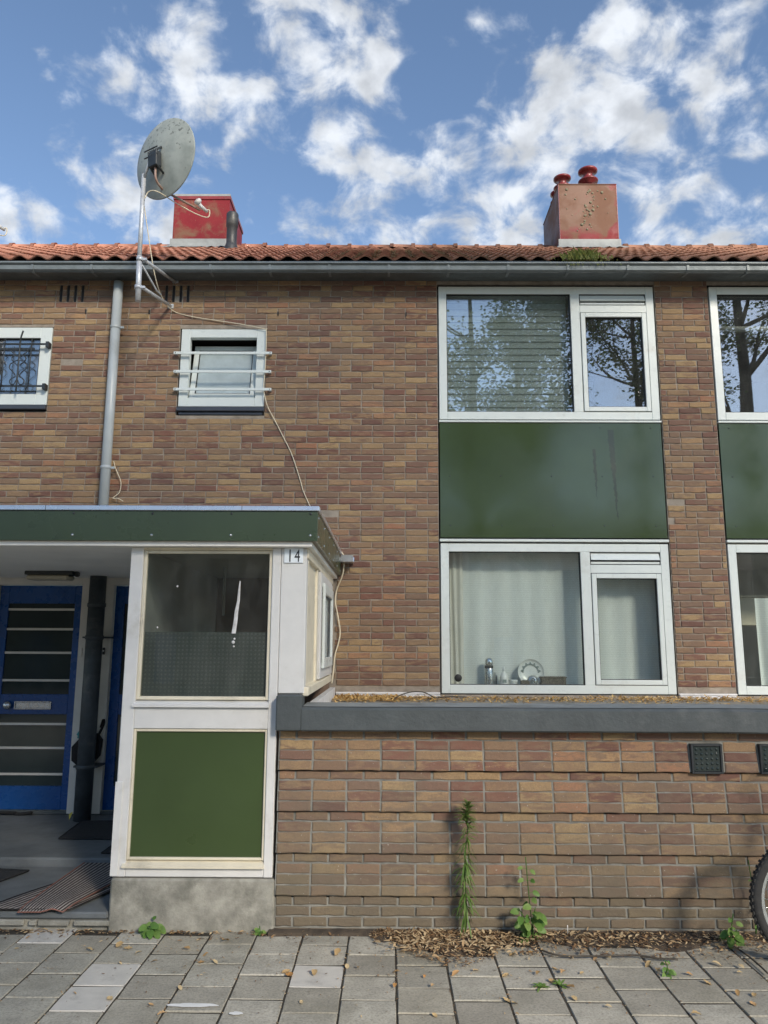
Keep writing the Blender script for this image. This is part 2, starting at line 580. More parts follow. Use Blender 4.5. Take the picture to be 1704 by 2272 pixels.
def mat_stripes():
    t = NT('striped_mat')
    n = t.node('ShaderNodeTexWave')
    n.wave_type = 'BANDS'
    n.bands_direction = 'X'
    n.inputs['Scale'].default_value = 4.6
    n.inputs['Distortion'].default_value = .25
    n.inputs['Detail'].default_value = 2
    t.l.new(t.node('ShaderNodeTexCoord').outputs['UV'], n.inputs['Vector'])
    c = t.ramp(n.outputs['Fac'], [(0, (.03, .026, .024)), (.45, (.10, .085, .075)), (.75, (.26, .23, .205)), (1, (.38, .35, .32))])
    c = t.mix(t.rng(t.noise(t.pos(), 40, 4), .4, .7, 0, .4), c, (.09, .07, .06))
    t.bump(n.outputs['Fac'], .5, .006)
    t.done(.95, c, spec=.1)


mat_stripes()
plain('mat_edge', (.22, .10, .075), .9, .2, 20)
plain('mat_black', (.02, .021, .022), .95, .4, 60, .6)


def dish_mat():
    t = NT('dish_weathered')
    p = t.pos()
    c = t.mix(t.rng(t.noise(p, 7, 6, .6), .35, .7), (.36, .39, .365), (.24, .27, .25))
    s = t.node('ShaderNodeSeparateXYZ')
    t.l.new(p, s.inputs[0])
    up = t.rng(s.outputs[2], 6.15, 6.6, -.06, .05)
    sp = t.math('ADD', t.noise(p, 26, 6, .7), up)
    c = t.mix(t.rng(sp, .61, .67, 0, .75), c, (.05, .055, .05))
    c = t.mix(t.rng(t.noise(p, 16, 5), .6, .7, 0, .35), c, (.36, .36, .32))
    t.done(.6, c)


dish_mat()


# ------------------------------------------------------------------ mesh helpers
class MB:
    def __init__(self):
        self.v, self.f, self.r, self.s = [], [], [], []

    def add(self, verts, faces, rnd=.5, smooth=False):
        o = len(self.v)
        self.v.extend(verts)
        for f in faces:
            self.f.append([i + o for i in f])
            self.r.append(rnd)
            self.s.append(smooth)
        return self

    def box(self, x0, x1, y0, y1, z0, z1, b=.003, rnd=.5):
        """chamfered box"""
        if x1 < x0: x0, x1 = x1, x0
        if y1 < y0: y0, y1 = y1, y0
        if z1 < z0: z0, z1 = z1, z0
        b = min(b, (x1 - x0) * .3, (y1 - y0) * .3, (z1 - z0) * .3)
        V, idx = [], {}
        for i, (x, sx) in enumerate(((x0, 1), (x1, -1))):
            for j, (y, sy) in enumerate(((y0, 1), (y1, -1))):
                for k, (z, sz) in enumerate(((z0, 1), (z1, -1))):
                    for a in range(3):
                        p = [x + sx * b, y + sy * b, z + sz * b]
                        p[a] = (x, y, z)[a]
                        idx[(i, j, k, a)] = len(V)
                        V.append(tuple(p))
        F = []

        def q(*ks):
            F.append([idx[k] for k in ks])
        for i in (0, 1):
            q((i, 0, 0, 0), (i, 1, 0, 0), (i, 1, 1, 0), (i, 0, 1, 0))
            q((0, i, 0, 1), (1, i, 0, 1), (1, i, 1, 1), (0, i, 1, 1))
            q((0, 0, i, 2), (1, 0, i, 2), (1, 1, i, 2), (0, 1, i, 2))
        for i in (0, 1):
            for j in (0, 1):
                q((i, j, 0, 0), (i, j, 1, 0), (i, j, 1, 1), (i, j, 0, 1))
                q((i, 0, j, 0), (i, 1, j, 0), (i, 1, j, 2), (i, 0, j, 2))
                q((0, i, j, 1), (1, i, j, 1), (1, i, j, 2), (0, i, j, 2))
                for k in (0, 1):
                    q((i, j, k, 0), (i, j, k, 1), (i, j, k, 2))
        # consistent outward winding
        c = Vector(((x0 + x1) / 2, (y0 + y1) / 2, (z0 + z1) / 2))
        G = []
        for f in F:
            a, bb, d = (Vector(V[f[0]]), Vector(V[f[1]]), Vector(V[f[2]]))
            G.append(f if (bb - a).cross(d - a).dot(a - c) >= 0 else f[::-1])
        return self.add(V, G, rnd)

    def tube(self, pts, r, n=8, rnd=.5, cap=True):
        pts = [Vector(p) for p in pts]
        rs = r if isinstance(r, (list, tuple)) else [r] * len(pts)
        up = Vector((0, 0, 1))
        V, F = [], []
        prev = None
        for i, p in enumerate(pts):
            d = (pts[min(i + 1, len(pts) - 1)] - pts[max(i - 1, 0)])
            if d.length < 1e-9:
                d = Vector((0, 0, 1))
            d.normalize()
            if prev is None:
                a = up if abs(d.z) < .9 else Vector((1, 0, 0))
                u = d.cross(a).normalized()
            else:
                u = (prev - d * prev.dot(d)).normalized()
            prev = u
            w = d.cross(u)
            for k in range(n):
                t = 2 * math.pi * k / n
                V.append(tuple(p + (u * math.cos(t) + w * math.sin(t)) * rs[i]))
        for i in range(len(pts) - 1):
            for k in range(n):
                F.append([i * n + k, i * n + (k + 1) % n, (i + 1) * n + (k + 1) % n, (i + 1) * n + k])
        self.add(V, F, rnd, True)
        if cap:
            o = len(self.v) - len(V)
            self.f.append([o + k for k in range(n)][::-1])
            self.f.append([o + (len(pts) - 1) * n + k for k in range(n)])
            self.r += [rnd, rnd]
            self.s += [False, False]
        return self

    def lathe(self, prof, c, n=20, axis=None, smooth=True, rnd=.5):
        """prof: (radius, height) along axis through c"""
        ax = Vector(axis or (0, 0, 1)).normalized()
        a = Vector((1, 0, 0)) if abs(ax.x) < .9 else Vector((0, 1, 0))
        u = ax.cross(a).normalized()
        w = ax.cross(u)
        V, F = [], []
        for r, h in prof:
            for k in range(n):
                t = 2 * math.pi * k / n
                V.append(tuple(Vector(c) + ax * h + (u * math.cos(t) + w * math.sin(t)) * r))
        for i in range(len(prof) - 1):
            for k in range(n):
                F.append([i * n + k, i * n + (k + 1) % n, (i + 1) * n + (k + 1) % n, (i + 1) * n + k])
        return self.add(V, F, rnd, smooth)

    def prism(self, prof, x0, x1, rnd=.5):
        """closed (y, z) outline extruded along x"""
        n = len(prof)
        V = [(x0, y, z) for y, z in prof] + [(x1, y, z) for y, z in prof]
        F = [[i, (i + 1) % n, n + (i + 1) % n, n + i] for i in range(n)]
        F += [list(range(n))[::-1], list(range(n, 2 * n))]
        return self.add(V, F, rnd)

    def mesh(self, name, mat, attr=False):
        me = bpy.data.meshes.new(name)
        me.from_pydata(self.v, [], self.f)
        if attr:
            a = me.attributes.new('rnd', 'FLOAT', 'FACE')
            a.data.foreach_set('value', self.r)
        me.polygons.foreach_set('use_smooth', self.s)
        me.materials.append(MATS[mat])
        me.update()
        return me

    def build(self, name, mat, parent=None, attr=False, fix=False):
        me = self.mesh(name, mat, attr)
        if fix:
            bm = bmesh.new()
            bm.from_mesh(me)
            bmesh.ops.recalc_face_normals(bm, faces=bm.faces)
            bm.to_mesh(me)
            bm.free()
        return link(name, me, parent)


def link(name, data, parent=None, loc=None):
    o = bpy.data.objects.new(name, data)
    COL.objects.link(o)
    if parent is not None:
        o.parent = parent
        if parent.type == 'EMPTY':
            o.matrix_parent_inverse = Matrix.Translation(-parent.location)
    if loc is not None:
        o.location = loc
    return o


def thing(name, label, cat, loc, group=None):
    o = bpy.data.objects.new(name, None)
    o.empty_display_size = .1
    COL.objects.link(o)
    o.location = loc
    return tag(o, label, cat, group)


def tag(o, label=None, cat=None, group=None, kind=None):
    for k, v in (('label', label), ('category', cat), ('group', group), ('kind', kind)):
        if v:
            o[k] = v
    return o


def B(*a, **k):
    return MB().box(*a, **k)


def T(*a, **k):
    return MB().tube(*a, **k)


def spline(pts, n=8):
    """Catmull-Rom through points"""
    P = [Vector(p) for p in pts]
    P = [P[0] * 2 - P[1]] + P + [P[-1] * 2 - P[-2]]
    out = []
    for i in range(1, len(P) - 2):
        for k in range(n):
            t = k / n
            a, b, c, d = P[i - 1], P[i], P[i + 1], P[i + 2]
            out.append(.5 * ((2 * b) + (c - a) * t + (2 * a - 5 * b + 4 * c - d) * t * t + (3 * b - a - 3 * c + d) * t ** 3))
    out.append(P[-2])
    return out


def on_plane(px, py, Y):
    d = ray(px, py)
    t = Y / d.y
    return Vector((d.x * t, Y, CAM_H + d.z * t))


def on_level(px, py, z):
    d = ray(px, py)
    t = (z - CAM_H) / d.z
    return Vector((d.x * t, d.y * t, z))


P1, P2 = 5.0, 7.4          # front of the raised basement and porch; main facade

# ------------------------------------------------------------------ ground
g = MB().add([(-90, -90, -.06), (90, -90, -.06), (90, 90, -.06), (-90, 90, -.06)], [[0, 1, 2, 3]]).build('ground', 'sand_joint')
tag(g, 'sandy ground under and around the paving', 'ground', kind='structure')
g = B(-40, 40, -3.2, 5.2, -.055, -.0045, 0).build('pavement', 'sand_joint')
tag(g, 'pavement of grey square concrete tiles along the houses', 'pavement', kind='structure')
PAV = g
road = B(-60, 60, -14, -3.35, -.055, -.03, 0).build('road', 'asphalt')
tag(road, 'asphalt road behind the viewpoint', 'road', kind='structure')
kb = B(-60, 60, -3.35, -3.2, -.055, .01, .01).build('kerb', 'concrete')
tag(kb, 'concrete kerb between pavement and road', 'kerb', kind='structure')
fp = B(-60, 60, -90, -14, -.055, -.005, 0).build('far_pavement', 'sand_joint')
tag(fp, 'pavement on the far side of the road', 'pavement', kind='structure')

# paving tiles: columns run towards the wall, neighbouring columns shifted by half a tile
PT = .2772
variants = []
for k in range(8):
    r = random.Random(100 + k)
    t = PT / 2 - .0045
    ty = PT / 2 - .0075
    mb = MB()
    ring0, ring1, ring2 = [], [], []
    per = [(-t, -ty), (0, -ty), (t, -ty), (t, 0), (t, ty), (0, ty), (-t, ty), (-t, 0)]
    for x, y in per:
        jx, jy = r.uniform(-.0018, .0018), r.uniform(-.0018, .0018)
        ch = r.uniform(.002, .005)
        s = 1 - ch / t
        ring0.append((x * s + jx, y * s + jy, r.uniform(-.0008, .0008)))
        ring1.append((x + jx, y + jy, -.005))
        ring2.append((x + jx, y + jy, -.045))
    n = 8
    F = [list(range(n))] + [[n + i, n + (i + 1) % n, (i + 1) % n, i] for i in range(n)] + [[2 * n + i, 2 * n + (i + 1) % n, n + (i + 1) % n, n + i] for i in range(n)]
    mb.add(ring0 + ring1 + ring2, F)
    variants.append(mb.mesh('paving_tile', 'paving_concrete'))
pale = variants[0].copy()
pale.materials.clear()
pale.materials.append(MATS['paving_pale'])
PALE = [(-1.38, 4.27), (-1.35, 4.0), (-.395, 4.40), (-1.95, 4.90)]
cnt = 0
litter_zone = lambda x, y: (y > 4.86 and x > -.1) or (x > -.05 and y > 4.66 and x < .75)
for i in range(-13, 15):
    xc = .184 + i * PT
    for j in range(-3, 7):
        yc = 4.378 + j * PT + (PT / 2 if i % 2 else 0) - .0
        if yc > 4.98 or yc < 3.2 - (.3 if abs(xc) < 1.5 else 0):
            continue
        if litter_zone(xc, yc) and not (i % 3 == 0):
            continue
        isp = any(abs(xc - a) < PT * .5 and abs(yc - b) < PT * .5 for a, b in PALE)
        o = link('paving_tile', pale if isp else variants[rng.randrange(8)], PAV, (xc, yc, rng.uniform(-.002, .003)))
        o.rotation_euler = (rng.uniform(-.010, .010), rng.uniform(-.010, .010), rng.choice((0, math.pi)) + rng.uniform(-.008, .008))
        cnt += 1
mb = MB()
for i in range(-60, 60):
    for j in range(-26, 0):
        xc = .184 + i * PT
        yc = 4.378 + j * PT + (PT / 2 if i % 2 else 0)
        inside = -13 <= i <= 14 and yc >= 3.2 - (.3 if abs(xc) < 1.5 else 0)
        if yc < -3 or inside:
            continue
        t = PT / 2 - .0035
        mb.add([(xc - t, yc - t, .0), (xc + t, yc - t, .0), (xc + t, yc + t, .0), (xc - t, yc + t, .0)], [[0, 1, 2, 3]], rng.random())
for i in list(range(-60, -13)) + list(range(15, 60)):
    for j in range(0, 3):
        xc = .184 + i * PT
        yc = 4.378 + j * PT + (PT / 2 if i % 2 else 0)
        if yc > 4.9:
            continue
        t = PT / 2 - .0035
        mb.add([(xc - t, yc - t, .0), (xc + t, yc - t, .0), (xc + t, yc + t, .0), (xc - t, yc + t, .0)], [[0, 1, 2, 3]], rng.random())
o = mb.build('paving_tile', 'paving_concrete', PAV)
o['kind'] = 'stuff'
# strip of earth between the last tiles and the wall
mb = MB()
N = 90
V, F = [], []
for i in range(N + 1):
    x = -.72 + i * (7.6 / N)
    front = 4.80 + .10 * math.sin(x * 3.1) + .06 * math.sin(x * 9.7 + 1)
    if .0 < x < .72:
        front -= .22 * math.sin((x) / .72 * math.pi)
    elif x > .72:
        front += .05
    if x < -.05:
        front = 4.93
    for j in range(7):
        y = front + (5.02 - front) * j / 6
        z = .006 + .012 * math.sin(j / 6 * math.pi * .6) + .006 * mnoise.noise(Vector((x * 9, y * 9, 0)))
        if j == 0:
            z = -.012
        V.append((x, y, z))
for i in range(N):
    for j in range(6):
        a = i * 7 + j
        F.append([a, a + 7, a + 8, a + 1])
mb.add(V, F, .5, True)
o = mb.build('soil', 'soil')
tag(o, 'strip of dark soil along the foot of the brick wall', 'soil', kind='structure')

# ------------------------------------------------------------------ the terraced house
HOUSE = thing('terraced_house', 'two-storey brick terraced house with green panels, white windows and orange tiled roof', 'house', (0, P2, 0))
CRS, PIT = .0626, .2203
XL, XR = -7.0, 7.2
OPEN = [(.490, 2.742, 1.262, 5.425), (3.292, 5.544, 1.262, 5.425), (-2.158, -1.268, 4.000, 4.930), (-4.372, -3.474, 4.035, 4.945)]


def brick_verts(w, h, r, depth=.03, jit=.0026, ch=.0055):
    """one hand-moulded brick, face towards -y, centred on 0"""
    a, b = w / 2, h / 2
    nl = 4 if w > .12 else 2
    per = [(-a + 2 * a * i / nl, -b) for i in range(nl)] + [(a, -b)] + [(a, b)] + [(a - 2 * a * i / nl, b) for i in range(1, nl)] + [(-a, b)]
    n = len(per)
    R0, R1, R2 = [], [], []
    for x, z in per:
        jx, jz = r.uniform(-jit, jit), r.uniform(-jit, jit)
        c1 = ch * r.uniform(.6, 1.5)
        R0.append((x - math.copysign(c1, x) * (abs(x) > a * .9) + jx, r.uniform(0, .0015), z - math.copysign(c1, z) + jz))
        R1.append((x + jx, .004, z + jz))
        R2.append((x + jx, depth, z + jz))
    V = R0 + R1 + R2
    F = [list(range(n))] + [[i, n + i, n + (i + 1) % n, (i + 1) % n] for i in range(n)] + [[n + i, 2 * n + i, 2 * n + (i + 1) % n, n + (i + 1) % n] for i in range(n)]
    return V, F


def shift(V, x, y, z, sx=1, sz=1):
    return [(p[0] * sx + x, p[1] + y, p[2] * sz + z) for p in V]


# backing wall (its face is the mortar) around the openings
xs = sorted({XL, XR, -.5} | {o[0] for o in OPEN} | {o[1] for o in OPEN})
zs = sorted({.0, 1.262, 2.45, 5.47} | {o[2] for o in OPEN} | {o[3] for o in OPEN})
mb = MB()
for i in range(len(xs) - 1):
    run = None
    for j in range(len(zs)):
        solid = False
        if j < len(zs) - 1:
            cx, cz = (xs[i] + xs[i + 1]) / 2, (zs[j] + zs[j + 1]) / 2
            solid = not any(o[0] < cx < o[1] and o[2] < cz < o[3] for o in OPEN)
            if cx < -.5 and cz < 2.45:
                solid = False
        if solid and run is None:
            run = zs[j]
        if not solid and run is not None:
            mb.box(xs[i], xs[i + 1], P2 + .009, P2 + .26, run, zs[j], 0)
            run = None
WALL = mb.build('wall', 'mortar', HOUSE)

# bricks in half-bond with a few stray headers
r = random.Random(5)
bricks = []
nrow = int((5.47 - 1.285) / CRS)
z0 = 5.47 - nrow * CRS
VENT = []
for k in range(nrow):
    zc = z0 + (k + .5) * CRS
    x = XL + (PIT / 2 if k % 2 else 0) + r.uniform(-.004, .004)
    while x < XR:
        w = PIT
        if r.random() < .07:
            w = PIT / 2
        bricks.append([x, x + w, zc])
        x += w
cut = []
for x0, x1, zc in bricks:
    segs = [(x0, x1)]
    blocks = [(o[0], o[1]) for o in OPEN if o[2] - .02 < zc < o[3] + .02]
    if zc < 2.42:
        blocks.append((XL - 1, -.52))
    # slit vents high in the wall and small open joints
    if zc > 5.2 and zc < 5.42:
        for vx in (-3.43, -2.33):
            blocks += [(vx + i * .075 - .006, vx + i * .075 + .018) for i in range(4)]
    for bx0, bx1 in blocks:
        ns = []
        for s0, s1 in segs:
            if bx1 <= s0 or bx0 >= s1:
                ns.append((s0, s1))
            else:
                if bx0 - s0 > .02: ns.append((s0, bx0))
                if s1 - bx1 > .02: ns.append((bx1, s1))
        segs = ns
    for s0, s1 in segs:
        cut.append((s0, s1, zc))


def seen(x, y, z):
    c = CAMR.transposed() @ Vector((x, y, z - CAM_H))
    px, py = c.x / c.z * FPX + 852, c.y / c.z * FPX + 1136
    return 10 < px < 1694 and 10 < py < 2262, c.z


def sortkey(b):
    ok, d = seen((b[0] + b[1]) / 2, P2, b[2])
    return (0 if ok else 1, d / max(.05, b[1] - b[0]) ** .25)


cut.sort(key=sortkey)
full = []
for k in range(8):
    V, F = brick_verts(PIT - .011, CRS - .0105, random.Random(40 + k))
    full.append((V, F, MB().add(V, F).mesh('brick', 'brick_clay')))
joined = MB()
for i, (s0, s1, zc) in enumerate(cut):
    w = s1 - s0
    if zc > 5.2 and zc < 5.42 and w < .09:
        pass
    V, F, me = full[r.randrange(8)]
    sx = (w - .011) / (PIT - .011)
    yy = P2 + r.uniform(-.002, .003)
    if r.random() < .004:
        yy += .03
    if i < 295:
        o = link('brick', me, WALL, ((s0 + s1) / 2, yy, zc))
        o.scale.x = sx
    else:
        joined.add(shift(V, (s0 + s1) / 2, yy, zc, sx), F, r.random())
o = joined.build('brick', 'brick_clay_joined', WALL, attr=True)
o['kind'] = 'stuff'
# dark hollows behind the slit vents
for vx in (-3.43, -2.33):
    for i in range(4):
        B(vx + i * .075 - .006, vx + i * .075 + .018, P2 + .0055, P2 + .02, 5.222, 5.405, 0).build('air_slit', 'dark_gap', WALL)
for px, py in ((190, 691), (331, 692), (617, 696), (901, 697)):
    p = on_plane(px, py, P2)
    B(p.x - .006, p.x + .006, P2 - .003, P2 + .012, p.z - .022, p.z + .022, 0).build('weep_hole', 'dark_gap', WALL)


# ---- windows
def frame_boxes(mb, x0, x1, z0, z1, w, y0, y1, b=.004):
    mb.box(x0, x0 + w, y0, y1, z0, z1, b)
    mb.box(x1 - w, x1, y0, y1, z0, z1, b)
    mb.box(x0 + w, x1 - w, y0, y1, z0, z0 + w, b)
    mb.box(x0 + w, x1 - w, y0, y1, z1 - w, z1, b)
    return mb


YF = P2 + .004


def bay_window(x0, z0, upper, second=False, tilt=0.0):
    """fixed light on the left, louvre and casement on the right"""
    x1, z1 = x0 + 2.222, z0 + 1.432
    fw = .080
    mb = frame_boxes(MB(), x0, x1, z0, z1, fw, YF, YF + .075)
    mx0, mx1 = x0 + 1.362, x0 + 1.456
    mb.box(mx0, mx1, YF, YF + .075, z0 + fw, z1 - fw)
    mb.box(mx1, x1 - fw, YF, YF + .075, z1 - .285, z1 - .205)
    win = mb.build('window', 'upvc', HOUSE)
    # seals
    s = frame_boxes(MB(), x0 - .014, x1 + .014, z0 - .006, z1 + .006, .0058, YF + .02, YF + .08, 0).build('rubber_seal', 'rubber', win)
    s = frame_boxes(MB(), x0 + fw, mx0, z0 + fw, z1 - fw, .006, YF + .012, YF + .05, 0).build('rubber_seal', 'rubber', win)
    gm = 'coated_glass' if upper else 'window_glass'
    MB().box(x0 + fw + .006, mx0 - .006, YF + .030, YF + .046, z0 + fw + .006, z1 - fw - .006, 0).build('pane', gm, win)
    # louvre
    lv = frame_boxes(MB(), mx1, x1 - fw, z1 - .205, z1 - fw, .008, YF + .012, YF + .05, .001).build('ventilation_grille', 'rubber', win)
    lx0, lx1, lz0, lz1 = mx1 + .010, x1 - fw - .010, z1 - .197, z1 - .088
    MB().prism([(YF - .012, lz1 - .070), (YF + .022, lz1), (YF + .034, lz1), (YF + .034, lz1 - .066), (YF + .0, lz1 - .070)], lx0, lx1).build('louvre_blade', 'upvc', lv, fix=True)
    MB().box(lx0, lx1, YF + .004, YF + .034, lz0, lz0 + .022).build('louvre_blade', 'upvc', lv)
    MB().box(lx0, lx1, YF + .036, YF + .05, lz0, lz1, 0).build('louvre_back', 'rubber', lv)
    # casement sash
    sx0, sx1, sz0, sz1 = mx1 + .006, x1 - fw - .006, z0 + fw + .006, z1 - .291
    piv = Vector(((sx0 + sx1) / 2, YF, sz0))
    sash = frame_boxes(MB(), sx0, sx1, sz0, sz1, .046, YF - .010, YF + .060)
    pane = MB().box(sx0 + .052, sx1 - .052, YF + .022, YF + .038, sz0 + .052, sz1 - .052, 0)
    seal = frame_boxes(MB(), sx0 + .046, sx1 - .046, sz0 + .046, sz1 - .046, .006, YF + .002, YF + .04, 0)
    gap = frame_boxes(MB(), sx0 - .006, sx1 + .006, sz0 - .006, sz1 + .006, .006, YF + .004, YF + .06, 0)
    if tilt:
        M = Matrix.Translation(piv) @ Matrix.Rotation(-tilt, 4, 'X') @ Matrix.Translation((0, .045, 0)) @ Matrix.Translation(-piv)
        for q in (sash, pane, seal):
            q.v = [tuple(M @ Vector(v)) for v in q.v]
    so = sash.build('sash', 'upvc', win)
    pane.build('pane', gm, win)
    seal.build('rubber_seal', 'rubber', win)
    gap.build('rubber_seal', 'rubber', win)
    # miter lines of the welded corners
    return win


for bx, tl in ((.505, 0), (3.307, .10)):
    wu = bay_window(bx, 3.966, True, tilt=tl)
    wl_ = bay_window(bx, 1.273, False)
    # white drip profile under the upper window, panel, and drip over the lower window
    B(bx - .005, bx + 2.227, YF - .014, YF + .05, 3.934, 3.953, .002).build('drip_profile', 'upvc', HOUSE)
    pn = B(bx, bx + 2.222, YF + .002, YF + .020, 2.764, 3.930, .002).build('spandrel_panel', 'panel_green', HOUSE)
    for sx in (.10, .604, 1.108, 1.612, 2.118):
        for sz in (3.880, 3.382, 2.884):
            MB().lathe([(.0, -.0045), (.004, -.004), (.0065, -.001), (.0065, .002)], (bx + sx, YF + .0015, sz), 8, (0, 1, 0)).build('screw', 'iron_dark', pn)
    B(bx - .008, bx + 2.230, YF - .018, YF + .05, 2.722, 2.748, .003).build('drip_profile', 'upvc', HOUSE)
    # near-black strip put in as the shade of the gap above
    B(bx - .004, bx + 2.228, YF + .03, YF + .05, 5.400, 5.424, 0).build('head_gap', 'dark_gap', HOUSE)
    B(bx + .01, bx + 2.21, YF + .012, YF + .08, 1.263, 1.2715, 0).build('sill_gap', 'dark_gap', HOUSE)
    # rooms
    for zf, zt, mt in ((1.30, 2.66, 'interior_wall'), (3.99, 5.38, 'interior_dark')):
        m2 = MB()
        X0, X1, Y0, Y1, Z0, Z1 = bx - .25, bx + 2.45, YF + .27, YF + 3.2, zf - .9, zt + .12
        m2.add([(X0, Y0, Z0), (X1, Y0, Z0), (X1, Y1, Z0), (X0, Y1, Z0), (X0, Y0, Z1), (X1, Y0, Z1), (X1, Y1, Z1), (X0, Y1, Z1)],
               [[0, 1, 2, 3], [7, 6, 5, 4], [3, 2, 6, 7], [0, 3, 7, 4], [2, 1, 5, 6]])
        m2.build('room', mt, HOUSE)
    B(bx, bx + 2.222, YF + .08, YF + .235, 1.318, 1.338, .004).build('window_board', 'white_paint', HOUSE)

# small windows of the bathrooms
X0, X1, Z0, Z1 = -2.143, -1.274, 4.094, 4.923
fr = frame_boxes(MB(), X0, X1, Z0, Z1, .092, YF, YF + .07).build('window', 'upvc', HOUSE)
frame_boxes(MB(), X0 - .006, X1 + .006, Z0 - .006, Z1 + .006, .006, YF + .02, YF + .08, 0).build('rubber_seal', 'rubber', fr)
B(X0 - .005, X1 + .008, P2 - .035, P2 + .08, 4.036, 4.082, .005).build('sill', 'sill_dark', fr)
B(X0 + .01, X1 - .01, P2 - .004, P2 + .03, 4.006, 4.034, .002).build('sill', 'sill_dark', fr)
# bottom-hung sash tilted inwards
sx0, sx1, sz0, sz1 = X0 + .100, X1 - .100, Z0 + .098, Z1 - .098
piv = Vector((0, YF + .02, sz0))
M = Matrix.Translation(piv) @ Matrix.Rotation(-.24, 4, 'X') @ Matrix.Translation(-piv)
for nm, q, mt in (('sash', frame_boxes(MB(), sx0, sx1, sz0, sz1, .052, YF + .02, YF + .075), 'upvc'),
                  ('pane', MB().box(sx0 + .05, sx1 - .05, YF + .045, YF + .055, sz0 + .05, sz1 - .05, 0), 'frosted_pane'),
                  ('rubber_seal', frame_boxes(MB(), sx0 + .052, sx1 - .052, sz0 + .052, sz1 - .052, .008, YF + .03, YF + .06, 0), 'rubber')):
    q.v = [tuple(M @ Vector(v)) for v in q.v]
    q.build(nm, mt, fr)
for X0b, X1b, Z0b, Z1b in ((X0 + .02, X1 - .02, Z0 + .02, Z1 - .02), (-4.34, -3.50, 4.13, 4.91)):
    MB().add([(X0b, P2 + .09, Z0b), (X1b, P2 + .09, Z0b), (X1b, P2 + 1.6, Z0b - .4), (X0b, P2 + 1.6, Z0b - .4),
            (X0b, P2 + .09, Z1b), (X1b, P2 + .09, Z1b), (X1b, P2 + 1.6, Z1b), (X0b, P2 + 1.6, Z1b)],
           [[0, 1, 2, 3], [7, 6, 5, 4], [3, 2, 6, 7], [0, 3, 7, 4], [2, 1, 5, 6]]).build('room', 'interior_dark', HOUSE)
X0, X1, Z0, Z1 = -4.362, -3.482, 4.106, 4.938
fr = frame_boxes(MB(), X0, X1, Z0, Z1, .115, YF, YF + .07).build('window', 'upvc', HOUSE)
frame_boxes(MB(), X0 - .006, X1 + .006, Z0 - .006, Z1 + .006, .006, YF + .02, YF + .08, 0).build('rubber_seal', 'rubber', fr)
B(X0 + .115, X1 - .115, YF + .03, YF + .044, Z0 + .115, Z1 - .115, 0).build('pane', 'coated_glass', fr)
frame_boxes(MB(), X0 + .115, X1 - .115, Z0 + .115, Z1 - .115, .006, YF + .006, YF + .05, 0).build('rubber_seal', 'rubber', fr)
B(X0 - .005, X1 + .008, P2 - .035, P2 + .08, 4.050, 4.098, .005).build('sill', 'sill_dark', fr)

# ---- gutter
mb = MB()
prof = [(7.085, 5.508), (7.078, 5.500), (7.078, 5.488), (7.090, 5.484), (7.105, 5.478), (7.100, 5.470), (7.103, 5.430), (7.125, 5.418), (7.385, 5.456), (7.385, 5.470), (7.13, 5.434), (7.118, 5.442), (7.116, 5.490), (7.100, 5.504)]
GUT = mb.prism(prof, XL, XR).build('gutter', 'zinc', HOUSE, fix=True)
MB().prism([(7.128, 5.4145), (7.384, 5.4525), (7.384, 5.4485), (7.128, 5.4105)], XL, XR).build('underside_shade', 'zinc_dark', GUT, fix=True)  # darker zinc sheet: shade under the gutter put into the colour
for i in range(-11, 12):
    x = -.01 + i * .598
    b1 = MB().prism([(7.094, 5.482), (7.094, 5.425), (7.130, 5.405), (7.25, 5.423), (7.25, 5.431), (7.132, 5.413), (7.102, 5.430), (7.102, 5.482)], x - .012, x + .012)
    b1.build('bracket', 'zinc', GUT, fix=True)
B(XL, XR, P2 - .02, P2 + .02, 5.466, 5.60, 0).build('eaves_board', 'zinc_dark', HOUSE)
# mesh leaf guard standing in the gutter over part of its length
lg = MB()
for i in range(200):
    x = -.9 + i * .0125
    lg.tube([(x, 7.135, 5.50), (x + rng.uniform(-.002, .002), 7.14, 5.545)], .0014, 3, cap=False)
lg.tube([(-.9, 7.14, 5.545), (1.6, 7.14, 5.545)], .002, 4)
lg.build('leaf_guard', 'iron_dark', GUT)

# ---- roof
EY, EZ = 7.16, 5.545
SL = RAD(30.3)
RY = 11.2
RZ = EZ + (RY - EY) * math.tan(SL)
ROOF = MB().add([(XL, EY + .05, EZ - .0), (XR, EY + .05, EZ - .0), (XR, RY, RZ - .05), (XL, RY, RZ - .05),
                 (XR, RY + 4, RZ - .05 - 4 * math.tan(SL)), (XL, RY + 4, RZ - .05 - 4 * math.tan(SL))],
                [[0, 1, 2, 3], [3, 2, 4, 5]]).build('roof', 'dark_gap', HOUSE)
TW, TL, GAU = .1955, .40, .333


def tile_verts(r):
    nu = 10
    V, F = [], []
    top, bot = [], []
    for e, (v, lift) in enumerate(((0, .022), (TL, .0))):
        for i in range(nu + 1):
            u = i / nu
            x = (u - .5) * (TW + .012)
            z = .021 * (1 - math.cos(2 * math.pi * (u + .02))) ** 1.0 - .006 * math.sin(2 * math.pi * u)
            jj = r.uniform(-.0012, .0012)
            V.append((x, v + (r.uniform(-.002, .002) if e == 0 else 0), z + lift + jj))
    n = nu + 1
    for i in range(2 * n):
        x, y, z = V[i]
        V.append((x, y + (.003 if i < n else 0), z - .013))
    for i in range(nu):
        F.append([i, i + 1, n + i + 1, n + i])
        F.append([2 * n + i, 2 * n + i + 1, i + 1, i])
        F.append([2 * n + i + 1, 2 * n + i, 3 * n + i, 3 * n + i + 1])
    F.append([0, n, 3 * n, 2 * n])
    F.append([nu, 2 * n + nu, 3 * n + nu, n + nu])
    return V, F


